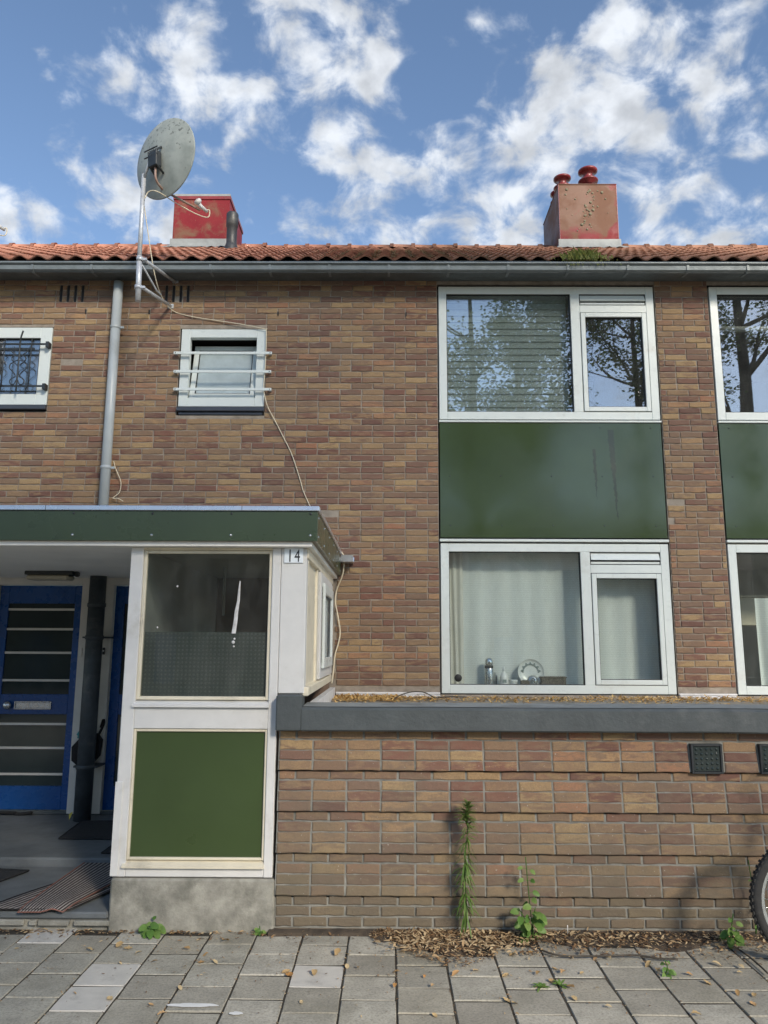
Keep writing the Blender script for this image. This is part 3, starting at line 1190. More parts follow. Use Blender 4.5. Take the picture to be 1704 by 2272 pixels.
def roof_mat(x, s):
    return Matrix.Translation((x, EY + s * math.cos(SL), EZ + s * math.sin(SL))) @ Matrix.Rotation(SL, 4, 'X')


tv = [tile_verts(random.Random(60 + k)) for k in range(6)]
tm = []
for V, F in tv:
    q = MB()
    q.add(V, F)
    me = q.mesh('roof_tile', 'roof_clay')
    for i, p in enumerate(me.polygons):
        p.use_smooth = (i % 3 == 0 and i < 30)
    tm.append(me)
jt = MB()
nrows = int((RY - EY) / math.cos(SL) / GAU) + 1
tiles = []
for row in range(nrows):
    for c in range(int((XR - XL) / TW)):
        x = XL + (c + .5) * TW
        tiles.append((row, abs(x) > 4.1, abs(x), x))
tiles.sort(key=lambda t: (t[1], t[0], t[2]))
for i, (row, far, ax, x) in enumerate(tiles):
    k = rng.randrange(6)
    Mx = roof_mat(x + rng.uniform(-.004, .004), row * GAU + rng.uniform(-.006, .006)) @ Matrix.Rotation(rng.uniform(-.012, .012), 4, 'Z') @ Matrix.Rotation(rng.uniform(-.01, .01), 4, 'Y')
    if i < 298:
        o = link('roof_tile', tm[k], ROOF)
        o.matrix_basis = Mx
    else:
        V, F = tv[k]
        jt.add([tuple(Mx @ Vector(v)) for v in V], F, rng.random(), True)
o = jt.build('roof_tile', 'roof_clay_joined', ROOF, attr=True)
o['kind'] = 'stuff'
# ridge: half-round cap tiles, each with a raised collar
prof = [(.10 * math.cos(a), .09 * math.sin(a)) for a in [math.pi * i / 8 for i in range(9)]]
q = MB()
V, F = [], []
secs = ((-.18, 1.0), (.13, .94), (.132, 1.16), (.19, 1.18))
for x, sc in secs:
    for y, z in prof:
        V.append((x, y * sc, z * sc))
for i in range(len(secs) - 1):
    for k in range(8):
        F.append([i * 9 + k, (i + 1) * 9 + k, (i + 1) * 9 + k + 1, i * 9 + k + 1])
F.append(list(range(27, 36)))
F.append(list(range(0, 9))[::-1])
q.add(V, F, .5, True)
rm = q.mesh('ridge_tile', 'roof_clay')
for i in range(int((XR - XL) / .335)):
    o = link('ridge_tile', rm, ROOF, (XL + .17 + i * .335, RY + rng.uniform(-.01, .01), RZ - .015 + rng.uniform(-.006, .008)))
    o.rotation_euler = (rng.uniform(-.02, .02), rng.uniform(-.02, .02), rng.uniform(-.02, .02))


# ---- chimneys
def chimney(x0, x1, y0, y1, zt, zb, lid):
    ch = B(x0, x1, y0, y1, zb, zt, .006).build('chimney', 'chimney_red', HOUSE)
    if lid:
        B(x0 - .015, x1 + .015, y0 - .015, y1 + .015, zt - .085, zt - .03, .004).build('cap', 'cowl_red', ch)
        B(x0 - .005, x1 + .005, y0 - .005, y1 + .005, zt - .028, zt + .012, .004).build('cap', 'lead', ch)
    else:
        for xx in (x0, x1):      # edge angles
            B(xx - .004, xx + .004, y0 - .004, y0 + .02, zb, zt + .002, .001).build('corner_strip', 'cowl_red', ch)
        B(x0 - .006, x1 + .006, y0 - .006, y1 + .006, zt + .003, zt + .018, .003).build('cap', 'chimney_red', ch)
    # lead apron dressed over the tiles
    zr = lambda y: EZ + (y - EY) * math.tan(SL) + .05
    q = MB()
    nx = 14
    V, F = [], []
    for i in range(nx + 1):
        u = i / nx
        xa, xb = x0 - .03 + (x1 - x0 + .06) * u, x0 - .10 + (x1 - x0 + .20) * u
        V += [(xa, y0 - .012, zr(y0) + .14), (xa, y0 - .018, zr(y0) + .03), (xb, y0 - .20 + .012 * math.sin(i * 2.4), zr(y0 - .2) + .015 * math.sin(i * 3.2) + .02)]
    for i in range(nx):
        F += [[3 * i, 3 * i + 1, 3 * i + 4, 3 * i + 3], [3 * i + 1, 3 * i + 2, 3 * i + 5, 3 * i + 4]]
    q.add(V, F, .5, True)
    q.build('lead_flashing', 'lead', ch)
    for xx in (x0 - .012, x1 + .002):
        B(xx, xx + .010, y0 - .01, y1, zr(y0) - .1, zr(y0) + .12, .001).build('lead_flashing', 'lead', ch)
    return ch


CY = 10.75
c1 = chimney(-3.335, -2.475, CY, CY + 1.0, 8.575, 7.45, True)
for dx in (.34, .62):            # two small wire hoops on the lid
    T([(-3.335 + dx + .05 * math.cos(a), CY + .3, 8.585 + .075 * math.sin(a)) for a in [math.pi * i / 8 for i in range(9)]], .006, 5).build('wire_hoop', 'galvanised', c1)
    T([(-3.335 + dx + .05 * math.cos(a), CY + .5, 8.585 + .075 * math.sin(a)) for a in [math.pi * i / 8 for i in range(9)]], .006, 5).build('wire_hoop', 'galvanised', c1)
c2 = chimney(2.600, 3.492, CY, CY + 1.15, 8.745, 7.45, False)
cowl = [(.062, 0), (.062, .14), (.15, .165), (.155, .185), (.075, .215), (.07, .30), (.115, .325), (.15, .34), (.15, .365), (.07, .385), (0, .39)]
for cx, cy, sc in ((3.12, CY + .2, 1.0), (2.75, CY + .35, .92), (2.78, CY + .75, .9)):
    MB().lathe([(a * sc, b * sc) for a, b in cowl], (cx, cy, 8.75), 20).build('cowl', 'cowl_red', c2)
q = MB()
for i in range(46):              # lumps of lichen on the front
    t_ = rng.random()
    lx, lz = 2.70 + .66 * rng.random(), 7.95 + .72 * rng.random() ** .7
    if rng.random() < .6:
        lx = 3.05 + rng.uniform(-.09, .09) + (lz - 8.35) * .25
    rr = rng.uniform(.008, .026)
    q.lathe([(rr, .002), (rr * .9, -rr * .35), (rr * .4, -rr * .6), (0, -rr * .65)], (lx, CY, lz), 7, (.0, 1, 0))
o = q.build('lichen_patch', 'lichen', c2)
o['kind'] = 'stuff'
# plastic flue beside the left chimney
fl = MB().lathe([(.115, -.25), (.10, -.02), (.09, 0), (.075, .05), (.075, .30), (.085, .31), (.088, .50), (.078, .52), (0, .52)], (-2.30, 10.2, 7.40), 20).build('flue', 'flue_plastic', HOUSE)

# ---- downpipe
dp = T([(-2.800, P2 - .075, 2.60), (-2.800, P2 - .075, 5.40)], .048, 18).build('downpipe', 'pvc_grey', HOUSE)
for z in (3.436, 4.905):
    MB().lathe([(.0495, -.016), (.055, -.012), (.055, .012), (.0495, .016)], (-2.800, P2 - .075, z), 18).build('pipe_clamp', 'pvc_grey', dp)
    B(-2.752, -2.715, P2 - .085, P2 - .065, z - .012, z + .012, .002).build('pipe_clamp', 'pvc_grey', dp)

# ---- doors at the back of the porch recess (floor level .16)
DW = P2
dwall = MB()
dwall.box(-7, -4.66, DW + .01, DW + .2, 0, 2.45, 0)
dwall.box(-4.66, -1.66, DW + .06, DW + .2, 0, .16, 0)
dwall.box(-1.66, -.50, DW + .01, DW + .2, 0, 2.45, 0)
dwall.build('recess_wall', 'mortar', HOUSE)
jm = MB()
jm.box(-3.90, -3.792, DW - .005, DW + .10, .172, 2.335)
jm.box(-2.975, -2.665, DW - .005, DW + .10, .172, 2.335)
jm.box(-1.79, -1.662, DW - .005, DW + .10, .172, 2.335)
jm.box(-3.792, -2.975, DW - .005, DW + .10, 2.283, 2.335)
jm.box(-2.665, -1.79, DW - .005, DW + .10, 2.283, 2.335)
jm.box(-4.66, -3.90, DW - .005, DW + .10, .172, 2.335)
jm.box(-4.66, -1.66, DW + .0, DW + .2, 2.3355, 2.45, 0)
jm.build('door_frame', 'jamb_paint', HOUSE)
th = B(-3.79, -1.79, DW + .0, DW + .12, .162, .195, .004).build('door_threshold', 'coping_paint', HOUSE)
for dx, second in ((-3.785, False), (-2.657, True)):
    x0, x1 = dx, dx + .806
    y0, y1 = DW + .03, DW + .07
    d = MB()
    d.box(x0, x0 + .09, y0, y1, .20, 2.278)
    d.box(x1 - .072, x1, y0, y1, .20, 2.278)
    d.box(x0 + .09, x1 - .072, y0, y1, 2.105, 2.278)
    d.box(x0 + .09, x1 - .072, y0, y1, 1.06, 1.245)
    d.box(x0 + .09, x1 - .072, y0, y1, .20, .41)
    door = d.build('door', 'blue_paint', HOUSE)
    gx0, gx1 = x0 + .09, x1 - .072
    for za, zb in ((.41, 1.06), (1.245, 2.105)):
        B(gx0, gx1, y0 + .016, y0 + .024, za, zb, 0).build('pane', 'door_glass_dark', door)
    if not second:
        for zb in (2.047, 1.858, 1.634, 1.374, .970, .752, .515):
            B(gx0, gx1, y0 + .001, y0 + .015, zb - .011, zb + .011, .002).build('glazing_bar', 'jamb_paint', door)
    else:
        B(gx0 + .03, gx1, y0 + .003, y0 + .012, .44, 1.04, .002).build('lower_panel', 'jamb_paint', door)
    MB().lathe([(.0, -.055), (.030, -.052), (.038, -.035), (.030, -.018), (.018, -.012), (.018, .0)], (x0 + .175, y0, 1.143), 20, (0, 1, 0)).build('knob', 'steel', door)
    lb = frame_boxes(MB(), x0 + .228, x0 + .582, 1.104, 1.180, .014, y0 - .010, y0).build('letter_box', 'steel', door)
    B(x0 + .245, x0 + .566, y0 - .006, y0 - .001, 1.118, 1.166, .003).build('letter_flap', 'steel', lb)
B(-2.735, -2.715, DW - .020, DW - .005, 1.62, 1.685, .002).build('door_bell', 'plastic_black', HOUSE)
MB().lathe([(0, -.006), (.007, -.005), (.008, .002)], (-2.725, DW - .020, 1.655), 10, (0, 1, 0)).build('bell_button', 'plastic_white', HOUSE)
B(-2.955, -2.930, DW - .013, DW - .005, 1.60, 1.68, .003).build('door_bell', 'jamb_paint', HOUSE)
ip = T([(-2.750, DW - .20, .15), (-2.750, DW - .20, 2.355)], .076, 20).build('drain_pipe', 'cast_iron', HOUSE)
for z in (.62, 1.78, 2.08):
    MB().lathe([(.077, -.02), (.084, -.016), (.084, .016), (.077, .02)], (-2.750, DW - .20, z), 20).build('pipe_clamp', 'cast_iron', ip)
    if z < 2:
        B(-2.86, -2.64, DW - .21, DW - .005, z - .008, z + .008, .001).build('pipe_clamp', 'cast_iron', ip)

# ------------------------------------------------------------------ entrance steps
st = MB()
st.box(-7, -1.712, 5.02, 5.96, -.05, .060, .008)
st2 = st.build('entrance_step', 'concrete')
tag(st2, 'low concrete entrance step in front of the blue doors', 'step', kind='structure')
B(-7, -1.712, 5.0, 5.97, .0605, .102, .010).build('step_slab', 'step_paint', st2)
q = MB()
x = -2.62
for w in (.17, .20, .05, .19, .22, .06, .21):     # broken mortar bed under the slab
    q.box(x, x + w, 4.992 + rng.uniform(-.01, .008), 5.03, .022 + rng.uniform(0, .006), .058, .006)
    x += w + rng.choice((.006, .03))
q.build('mortar_bed', 'concrete', st2)
fl_ = B(-7, -1.712, 5.972, P2 + .05, -.05, .160, .012).build('porch_floor', 'step_paint')
tag(fl_, 'grey painted raised floor in front of the doors', 'floor', kind='structure')

# ------------------------------------------------------------------ porch
PORCH = thing('entrance_porch', 'white timber entrance porch with flat green-edged canopy and glazed front', 'porch', (-1.12, P1, 0))
CX = -.468
cr = MB()
cr.box(-7, CX - .012, 4.915, P2 - .005, 2.385, 2.585, 0)
cr.build('canopy_roof', 'roofing_felt', PORCH)
B(-7, CX - .035, 4.93, P2 - .008, 2.352, 2.384, .002).build('canopy_soffit', 'soffit_paint', PORCH)
fa = B(-7, CX, 4.900, 4.914, 2.383, 2.579, .0015).build('canopy_fascia', 'canopy_green', PORCH)
fs = B(CX - .0115, CX + .002, 4.9145, P2 - .01, 2.383, 2.579, .0015).build('canopy_fascia', 'canopy_green', PORCH)
tr = B(-7, CX + .012, 4.886, 4.92, 2.581, 2.613, .003).build('canopy_trim', 'alu', PORCH)
B(CX - .016, CX + .013, 4.9205, P2 - .005, 2.581, 2.613, .003).build('canopy_trim', 'alu', PORCH)
for xj in (-.96, -2.245):
    B(xj - .0015, xj + .0015, 4.8852, 4.8875, 2.582, 2.612, 0).build('trim_joint', 'iron_dark', tr)
for i in range(9):
    for z in (2.420, 2.562):
        MB().lathe([(.0, -.006), (.006, -.005), (.009, 0)], (-.512 - i * .517, 4.900, z), 8, (0, 1, 0)).build('screw', 'steel' if z < 2.5 else 'iron_dark', fa)
for i in range(6):
    for z in (2.420, 2.545):
        MB().lathe([(.0, -.006), (.006, -.005), (.009, 0)], (CX + .002, 4.98 + i * .46, z), 8, (-1, 0, 0)).build('screw', 'steel', fs)
# gutter spout at the wall end
MB().prism([(7.20, 2.50), (7.38, 2.50), (7.385, 2.56), (7.37, 2.56), (7.365, 2.512), (7.21, 2.512), (7.205, 2.56), (7.19, 2.56)], CX + .0135, CX + .13).build('spout', 'alu', PORCH, fix=True)

YP = P1
base = B(-1.705, -.694, YP - .012, YP + .25, -.05, .300, .012).build('porch_base', 'concrete', PORCH)
# posts and rails
B(-1.705, -1.622, YP, YP + .09, .306, 2.350, .004).build('post', 'white_paint', PORCH)
B(-.768, -.712, YP, YP + .09, .306, 2.350, .004).build('post', 'white_paint', PORCH)
B(-.710, -.542, YP + .006, YP + .10, 1.412, 2.350, .004).build('corner_post', 'white_paint', PORCH)
B(-1.622, -.768, YP + .002, YP + .09, 2.336, 2.351, .003).build('top_rail', 'cream_paint', PORCH)
B(-1.622, -.768, YP + .003, YP + .09, 1.190, 1.322, .004).build('middle_rail', 'white_paint', PORCH)
sl = MB().prism([(YP - .022, 1.325), (YP - .022, 1.340), (YP + .035, 1.366), (YP + .05, 1.366), (YP + .05, 1.325)], -1.634, -.760)
sl.build('window_sill', 'white_paint', PORCH, fix=True)
gb = frame_boxes(MB(), -1.622, -.768, 1.368, 2.335, .022, YP + .012, YP + .05, .004).build('glazing_bead', 'cream_paint', PORCH)
B(-1.600, -.790, YP + .034, YP + .040, 1.390, 2.313, 0).build('pane', 'porch_glass', PORCH)
B(-1.598, -.792, YP + .044, YP + .047, 1.392, 1.800, 0).build('privacy_film', 'privacy_film', PORCH)
gb = frame_boxes(MB(), -1.622, -.768, .402, 1.188, .016, YP + .010, YP + .045, .004).build('panel_bead', 'cream_paint', PORCH)
B(-1.606, -.784, YP + .028, YP + .042, .418, 1.172, 0).build('infill_panel', 'panel_olive', PORCH)
MB().prism([(YP - .022, .362), (YP - .022, .374), (YP + .03, .398), (YP + .05, .398), (YP + .05, .362)], -1.640, -.764).build('bottom_sill', 'cream_paint', PORCH, fix=True)
B(-1.622, -.768, YP + .004, YP + .09, .306, .360, .004).build('bottom_rail', 'white_paint', PORCH)
B(-1.712, -1.664, YP - .009, YP - .001, .312, .868, .002).build('repair_board', 'white_paint', PORCH)
B(-1.705, -1.655, YP + .092, P2 - .01, .163, 2.350, .003).build('side_wall', 'white_paint', PORCH)
MB().box(-1.65, -.56, 7.33, 7.36, .1, 2.35, 0).build('inner_wall', 'facade_far', PORCH)
MB().box(-1.65, -.56, 5.2, 7.33, .05, .1, 0).build('inner_floor', 'step_paint', PORCH)
# hall details seen dimly through the glass
B(-1.35, -1.33, 6.2, 6.22, 1.95, 2.35, .002).build('inner_batten', 'white_paint', PORCH)
# white smear of sealant run down the glass
q = MB()
pts = [(868, 560), (862, 620), (858, 690), (845, 760), (838, 830), (826, 905)]
V, F = [], []
for i, (a, b) in enumerate(pts):
    p = on_plane(240 + a / 2.9625, 1100 + b / 2.9625, YP + .033)
    w = (.003, .008, .010, .013, .014, .015)[i]
    V += [(p.x - w, YP + .0325, p.z), (p.x, YP + .0295, p.z), (p.x + w * .8, YP + .0325, p.z)]
for i in range(5):
    F += [[3 * i, 3 * i + 1, 3 * i + 4, 3 * i + 3], [3 * i + 1, 3 * i + 2, 3 * i + 5, 3 * i + 4]]
q.add(V, F, .5, True)
for a, b, w in ((830, 940, .007), (822, 962, .011), (825, 990, .006), (455, 595, .007), (323, 865, .006)):
    p = on_plane(240 + a / 2.9625, 1100 + b / 2.9625, YP + .033)
    q.lathe([(w, 0), (w * .7, -.002), (0, -.003)], (p.x, YP + .0335, p.z), 8, (0, 1, 0))
q.build('sealant_smear', 'white_flash', PORCH)['kind'] = 'stuff'
# right-hand return: cream boarded light and a white casement standing on the flat roof
XR_ = -.545
B(XR_ - .05, XR_, 5.102, 7.39, 1.412, 1.455, .004).build('side_sill', 'cream_paint', PORCH)
B(XR_ - .03, XR_ + .03, 5.02, 7.05, 1.395, 1.452, .006).build('side_sill', 'cream_paint', PORCH)
B(XR_ - .05, XR_ + .014, 5.02, 7.3, 2.285, 2.351, .004).build('side_rail', 'cream_paint', PORCH)
B(XR_ - .022, XR_ - .012, 5.16, 5.78, 1.455, 2.285, 0).build('side_panel', 'cream_paint', PORCH)
B(XR_ - .05, XR_ + .004, 5.102, 5.16, 1.455, 2.285, .004).build('side_post', 'cream_paint', PORCH)
B(XR_ - .05, XR_ + .004, 5.78, 5.86, 1.455, 2.285, .004).build('side_post', 'cream_paint', PORCH)
B(XR_ - .05, XR_ - .004, 5.86, 5.88, 1.455, 2.285, 0).build('side_gap', 'rubber', PORCH)
B(XR_ - .05, XR_ + .004, 7.06, 7.39, 1.455, 2.285, .004).build('side_post', 'white_paint', PORCH)
sw = MB()
sw.box(XR_ - .04, XR_ + .022, 5.90, 6.00, 1.462, 2.28, .004)
sw.box(XR_ - .04, XR_ + .022, 6.94, 7.04, 1.462, 2.28, .004)
sw.box(XR_ - .04, XR_ + .022, 6.00, 6.94, 1.462, 1.57, .004)
sw.box(XR_ - .04, XR_ + .022, 6.00, 6.94, 2.17, 2.28, .004)
side = sw.build('side_window', 'white_paint', PORCH)
sash = MB()
sash.box(XR_ + .0225, XR_ + .045, 6.02, 6.10, 1.54, 2.20, .004)
sash.box(XR_ + .0225, XR_ + .045, 6.84, 6.92, 1.54, 2.20, .004)
sash.box(XR_ + .0225, XR_ + .045, 6.10, 6.84, 1.54, 1.62, .004)
sash.box(XR_ + .0225, XR_ + .045, 6.10, 6.84, 2.12, 2.20, .004)
sash.build('sash', 'upvc', side)
B(XR_ + .006, XR_ + .012, 6.10, 6.84, 1.62, 2.12, 0).build('pane', 'window_glass', side)

# ------------------------------------------------------------------ raised basement: brick front and coping
FW = thing('front_wall', 'low projecting brick wall with stepped stack-bond courses under a grey ledge', 'wall', (1.5, P1, 0))
FX0, FX1 = -.693, 7.2
B(FX0, FX1, P1 + .050, P1 + .2, -.05, 1.19, 0).build('mortar_backing', 'mortar_grey', FW)
B(FX0, FX1, P1 + .010, P1 + .0498, -.05, .194, 0).build('mortar_backing', 'mortar_grey', FW)
FP, FC = .2150, .0612
for s in range(4):
    za = .210 + 4 * s * FC
    MB().prism([(P1 - .0155, za + .002), (P1 + .003, za + 3 * FC), (P1 + .0498, za + 3 * FC), (P1 + .0498, za + .002)], FX0, FX1).build('mortar_backing', 'mortar_grey', FW, fix=True)
    B(FX0, FX1, P1 + .009, P1 + .0498, za + 3 * FC + .0005, za + 4 * FC - .011, 0).build('mortar_backing', 'mortar_grey', FW)
rows = []
zb = .210
for k in range(4):            # base courses
    rows.append((zb - FC * (k + .5), FC, (k + 1) % 2 * .5, .000, False))
for s in range(4):
    for k in range(3):
        rows.append((zb + (4 * s + k + .5) * FC, FC, 0, (-.021, -.014, -.007)[k], True))
    rows.append((zb + (4 * s + 3.5) * FC, FC, .5, .002, False))
fb = []
for zc, h, off, dy, stack in rows:
    x = FX0 + .002
    first = True
    while x < FX1:
        w = FP * .5 if (first and off) else FP
        first = False
        if stack and .94 < zc < 1.13 and (abs(x + FP / 2 - 1.995) < .08 or abs(x + FP / 2 - 2.425) < .08):
            x += w
            continue
        fb.append((x, x + w, zc, dy, stack))
        x += w
GL = []
fb.sort(key=lambda b: (0 if b[1] < 2.62 else 1, b[0]))
ffull = {}
for st_ in (False, True):
    ffull[st_] = []
    for k in range(7):
        V, F = brick_verts(FP - .013, FC - (.0065 if st_ else .0125), random.Random(80 + k + 10 * st_), .045, .003 if not st_ else .0024, .0055)
        ffull[st_].append((V, F, MB().add(V, F).mesh('brick', 'brick_clay_front')))
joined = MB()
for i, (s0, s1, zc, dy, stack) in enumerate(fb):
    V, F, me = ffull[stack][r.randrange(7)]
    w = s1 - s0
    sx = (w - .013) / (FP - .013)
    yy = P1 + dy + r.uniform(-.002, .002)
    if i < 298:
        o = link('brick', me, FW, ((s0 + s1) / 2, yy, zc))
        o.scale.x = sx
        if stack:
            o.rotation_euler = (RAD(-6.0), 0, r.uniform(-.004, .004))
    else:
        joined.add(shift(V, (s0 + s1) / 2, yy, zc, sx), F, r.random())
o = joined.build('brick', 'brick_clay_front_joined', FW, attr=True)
o['kind'] = 'stuff'
# glass blocks let into the wall
for gx in (1.995, 2.425):
    fr = frame_boxes(MB(), gx - .098, gx + .098, .938, 1.118, .014, P1 - .032, P1 + .02, .002).build('glass_block', 'iron_dark', FW)
    B(gx - .084, gx + .084, P1 - .0245, P1 + .02, .952, 1.104, .004).build('glass_face', 'door_glass_dark', fr)
    q = MB()
    for a in range(5):
        for b_ in range(5):
            q.lathe([(.010, 0), (.008, -.004), (0, -.006)], (gx - .064 + a * .032, P1 - .0245, .97 + b_ * .029), 7, (0, 1, 0))
    q.build('glass_stud', 'door_glass_dark', fr)
# coping: painted concrete edge, uneven along its length
q = MB()
N = 120
V, F = [], []
for i in range(N + 1):
    x = -.545 + (FX1 + .545) * i / N
    n1_ = mnoise.noise(Vector((x * 1.7, 0, 3))) * .004
    n2_ = mnoise.noise(Vector((x * 2.3, 7, 0))) * .004
    V += [(x, 5.10, 1.188), (x, 4.925, 1.188 + n2_), (x, 4.915, 1.198 + n2_), (x, 4.918 + n2_, 1.318 + n1_), (x, 4.932, 1.334 + n1_), (x, 5.22, 1.340 + n1_), (x, 5.26, 1.23)]
for i in range(N):
    for k in range(6):
        F.append([7 * i + k, 7 * i + 7 + k, 7 * i + 8 + k, 7 * i + 1 + k])
q.add(V, F, .5)
F2 = [list(range(7))]
q.add(V[:7], F2)
COP = q.build('coping', 'coping_paint', FW, fix=True)
B(-.706, -.5455, 4.914, 5.10, 1.189, 1.408, .008).build('coping_block', 'coping_paint', FW)
q = MB()
V, F = [], []
for i in range(N + 1):
    x = -.54 + (FX1 + .54) * i / N
    n1_ = mnoise.noise(Vector((x * 1.7, 0, 3))) * .004
    e = .006 * mnoise.noise(Vector((x * 7, 2, 0)))
    V += [(x, 4.94 + e, 1.3375 + n1_), (x, 5.216, 1.3435 + n1_)]
for i in range(N):
    F.append([2 * i, 2 * i + 2, 2 * i + 3, 2 * i + 1])
q.add(V, F)
q.build('coping_top', 'coping_top', FW)
B(-.52, FX1, 5.24, P2 + .008, 1.19, 1.232, 0).build('flat_roof', 'roofing_felt', FW)
# white upstand against the facade
for a, b_ in ((-.50, .49), (2.74, 3.29), (5.54, 7.0)):
    B(a, b_, P2 - .035, P2 + .004, 1.2325, 1.262, .008).build('wall_flashing', 'white_flash', FW)
    B(a, b_, P2 - .018, P2 + .006, 1.263, 1.283, .006).build('wall_flashing', 'white_flash', FW)
MB().prism([(5.262, 1.2325), (5.262, 1.33), (7.3, 1.33), (7.3, 1.2325)], -.545, -.50).build('wall_flashing', 'white_flash', FW, fix=True)

# ------------------------------------------------------------------ things fixed to the house
pl = B(-.690, -.566, YP - .004, YP + .004, 2.252, 2.349, .001).build('house_number_plate', 'plate_enamel')
tag(pl, 'white house number plate reading 14 on the porch corner post', 'sign')
fc = bpy.data.curves.new('number', 'FONT')
fc.body = '14'
fc.size = .118
fc.align_x = 'CENTER'
fc.space_character = 1.25
fc.extrude = .0008
to = bpy.data.objects.new('tmp', fc)
COL.objects.link(to)
bpy.context.view_layer.update()
me = bpy.data.meshes.new_from_object(to.evaluated_get(bpy.context.evaluated_depsgraph_get()))
bpy.data.objects.remove(to)
me.materials.clear()
me.materials.append(MATS['plastic_black'])
Mt = Matrix.Translation((-.628, YP - .0052, 2.259)) @ Matrix.Rotation(math.pi / 2, 4, 'X') @ Matrix.Diagonal((.66, 1, 1, 1))
me.transform(Mt)
link('number', me, pl)

lamp = thing('ceiling_lamp', 'flat oblong lamp with dark housing under the porch canopy', 'lamp', (-2.99, 6.75, 2.30))
B(-3.20, -2.78, 6.66, 6.84, 2.318, 2.351, .004).build('housing', 'lamp_metal', lamp)
B(-3.19, -2.82, 6.67, 6.83, 2.276, 2.317, .012).build('cover', 'lamp_cover', lamp)
B(-2.779, -2.755, 6.72, 6.76, 2.305, 2.351, .004).build('sensor', 'lamp_metal', lamp)

# white bars across the small window
for i, (z, x0, x1, w) in enumerate(((4.645, -2.200, -1.198, 'top'), (4.447, -2.192, -1.200, 'middle'), (4.259, -2.183, -1.192, 'bottom'))):
    yb = P2 - .045
    t_ = thing('security_bar', 'white %s security bar screwed across the small tilted window' % w, 'security bar', ((x0 + x1) / 2, yb, z), 'bars across the small window')
    B(x0, x1, yb - .006, yb + .006, z - .014, z + .014, .002).build('bar', 'alu' if False else 'upvc', t_)
    for xx in (x0 + .018, x1 - .018):
        B(xx - .012, xx + .012, yb + .0065, P2 + .002, z - .010, z + .010, .001).build('spacer', 'galvanised', t_)
        MB().lathe([(0, -.004), (.005, -.003), (.006, 0)], (xx, yb - .006, z), 8, (0, 1, 0)).build('screw', 'iron_dark', t_)

# wrought-iron grille of the neighbour's window
yg = P2 - .05
gr = thing('window_grille', 'black wrought-iron grille with scrolls on the barred window beside the downpipe', 'grille', (-3.9, yg, 4.2))
for z in (4.735, 4.287):
    B(-4.35, -3.495, yg - .007, yg + .007, z - .009, z + .009, .001).build('rail', 'iron_dark', gr)
    for xx in (-3.495, -4.35):
        B(xx - .016, xx + .016, yg - .012, P2 + .003, z - .032, z + .026, .002).build('mounting_plate', 'iron_dark', gr)
for xx in (-3.650, -3.768, -3.925, -4.075, -4.19):
    tall = xx == -3.768
    if tall:
        T(spline([(xx, yg - .014, 4.23), (xx, yg - .014, 4.6), (xx, yg - .016, 4.74), (xx + .012, yg - .03, 4.80), (xx + .03, yg - .035, 4.865)], 5), .0085, 6).build('upright', 'iron_dark', gr)
    else:
        T([(xx, yg - .014, 4.23 if xx != -3.650 else 4.27), (xx, yg - .014, 4.785)], .0065, 6).build('upright', 'iron_dark', gr)
B(-4.33, -3.62, yg - .006, yg + .006, 4.672, 4.694, .001).build('rail', 'iron_dark', gr)
for sgn in (-1, 1):
    for cx in (-3.768, -4.075):
        sp = []
        for k in range(40):            # scroll: heart-shaped pair with curled ends
            u = k / 39
            a = -.3 + u * 5.6
            rr = .058 - .030 * abs(u - .5) * 2
            sp.append((cx + sgn * (.062 - .055 * math.cos(a * .98)) * 1.0, yg - .014, 4.50 + .18 * (u - .5) * 2 * .62 + .05 * math.sin(a)))
        hp = [(.008, 4.345), (.03, 4.30), (.062, 4.305), (.072, 4.34), (.05, 4.365), (.02, 4.385), (.045, 4.43), (.085, 4.47), (.08, 4.515), (.045, 4.53), (.012, 4.50)]
        T(spline([(cx + sgn * a_, yg - .014, b_) for a_, b_ in hp], 5), .0055, 5).build('scroll', 'iron_dark', gr)
        hp = [(.012, 4.56), (.04, 4.545), (.068, 4.555), (.07, 4.585), (.045, 4.605), (.02, 4.60), (.06, 4.63), (.085, 4.66), (.07, 4.672)]
        T(spline([(cx + sgn * a_, yg - .014, b_) for a_, b_ in hp], 5), .0055, 5).build('scroll', 'iron_dark', gr)


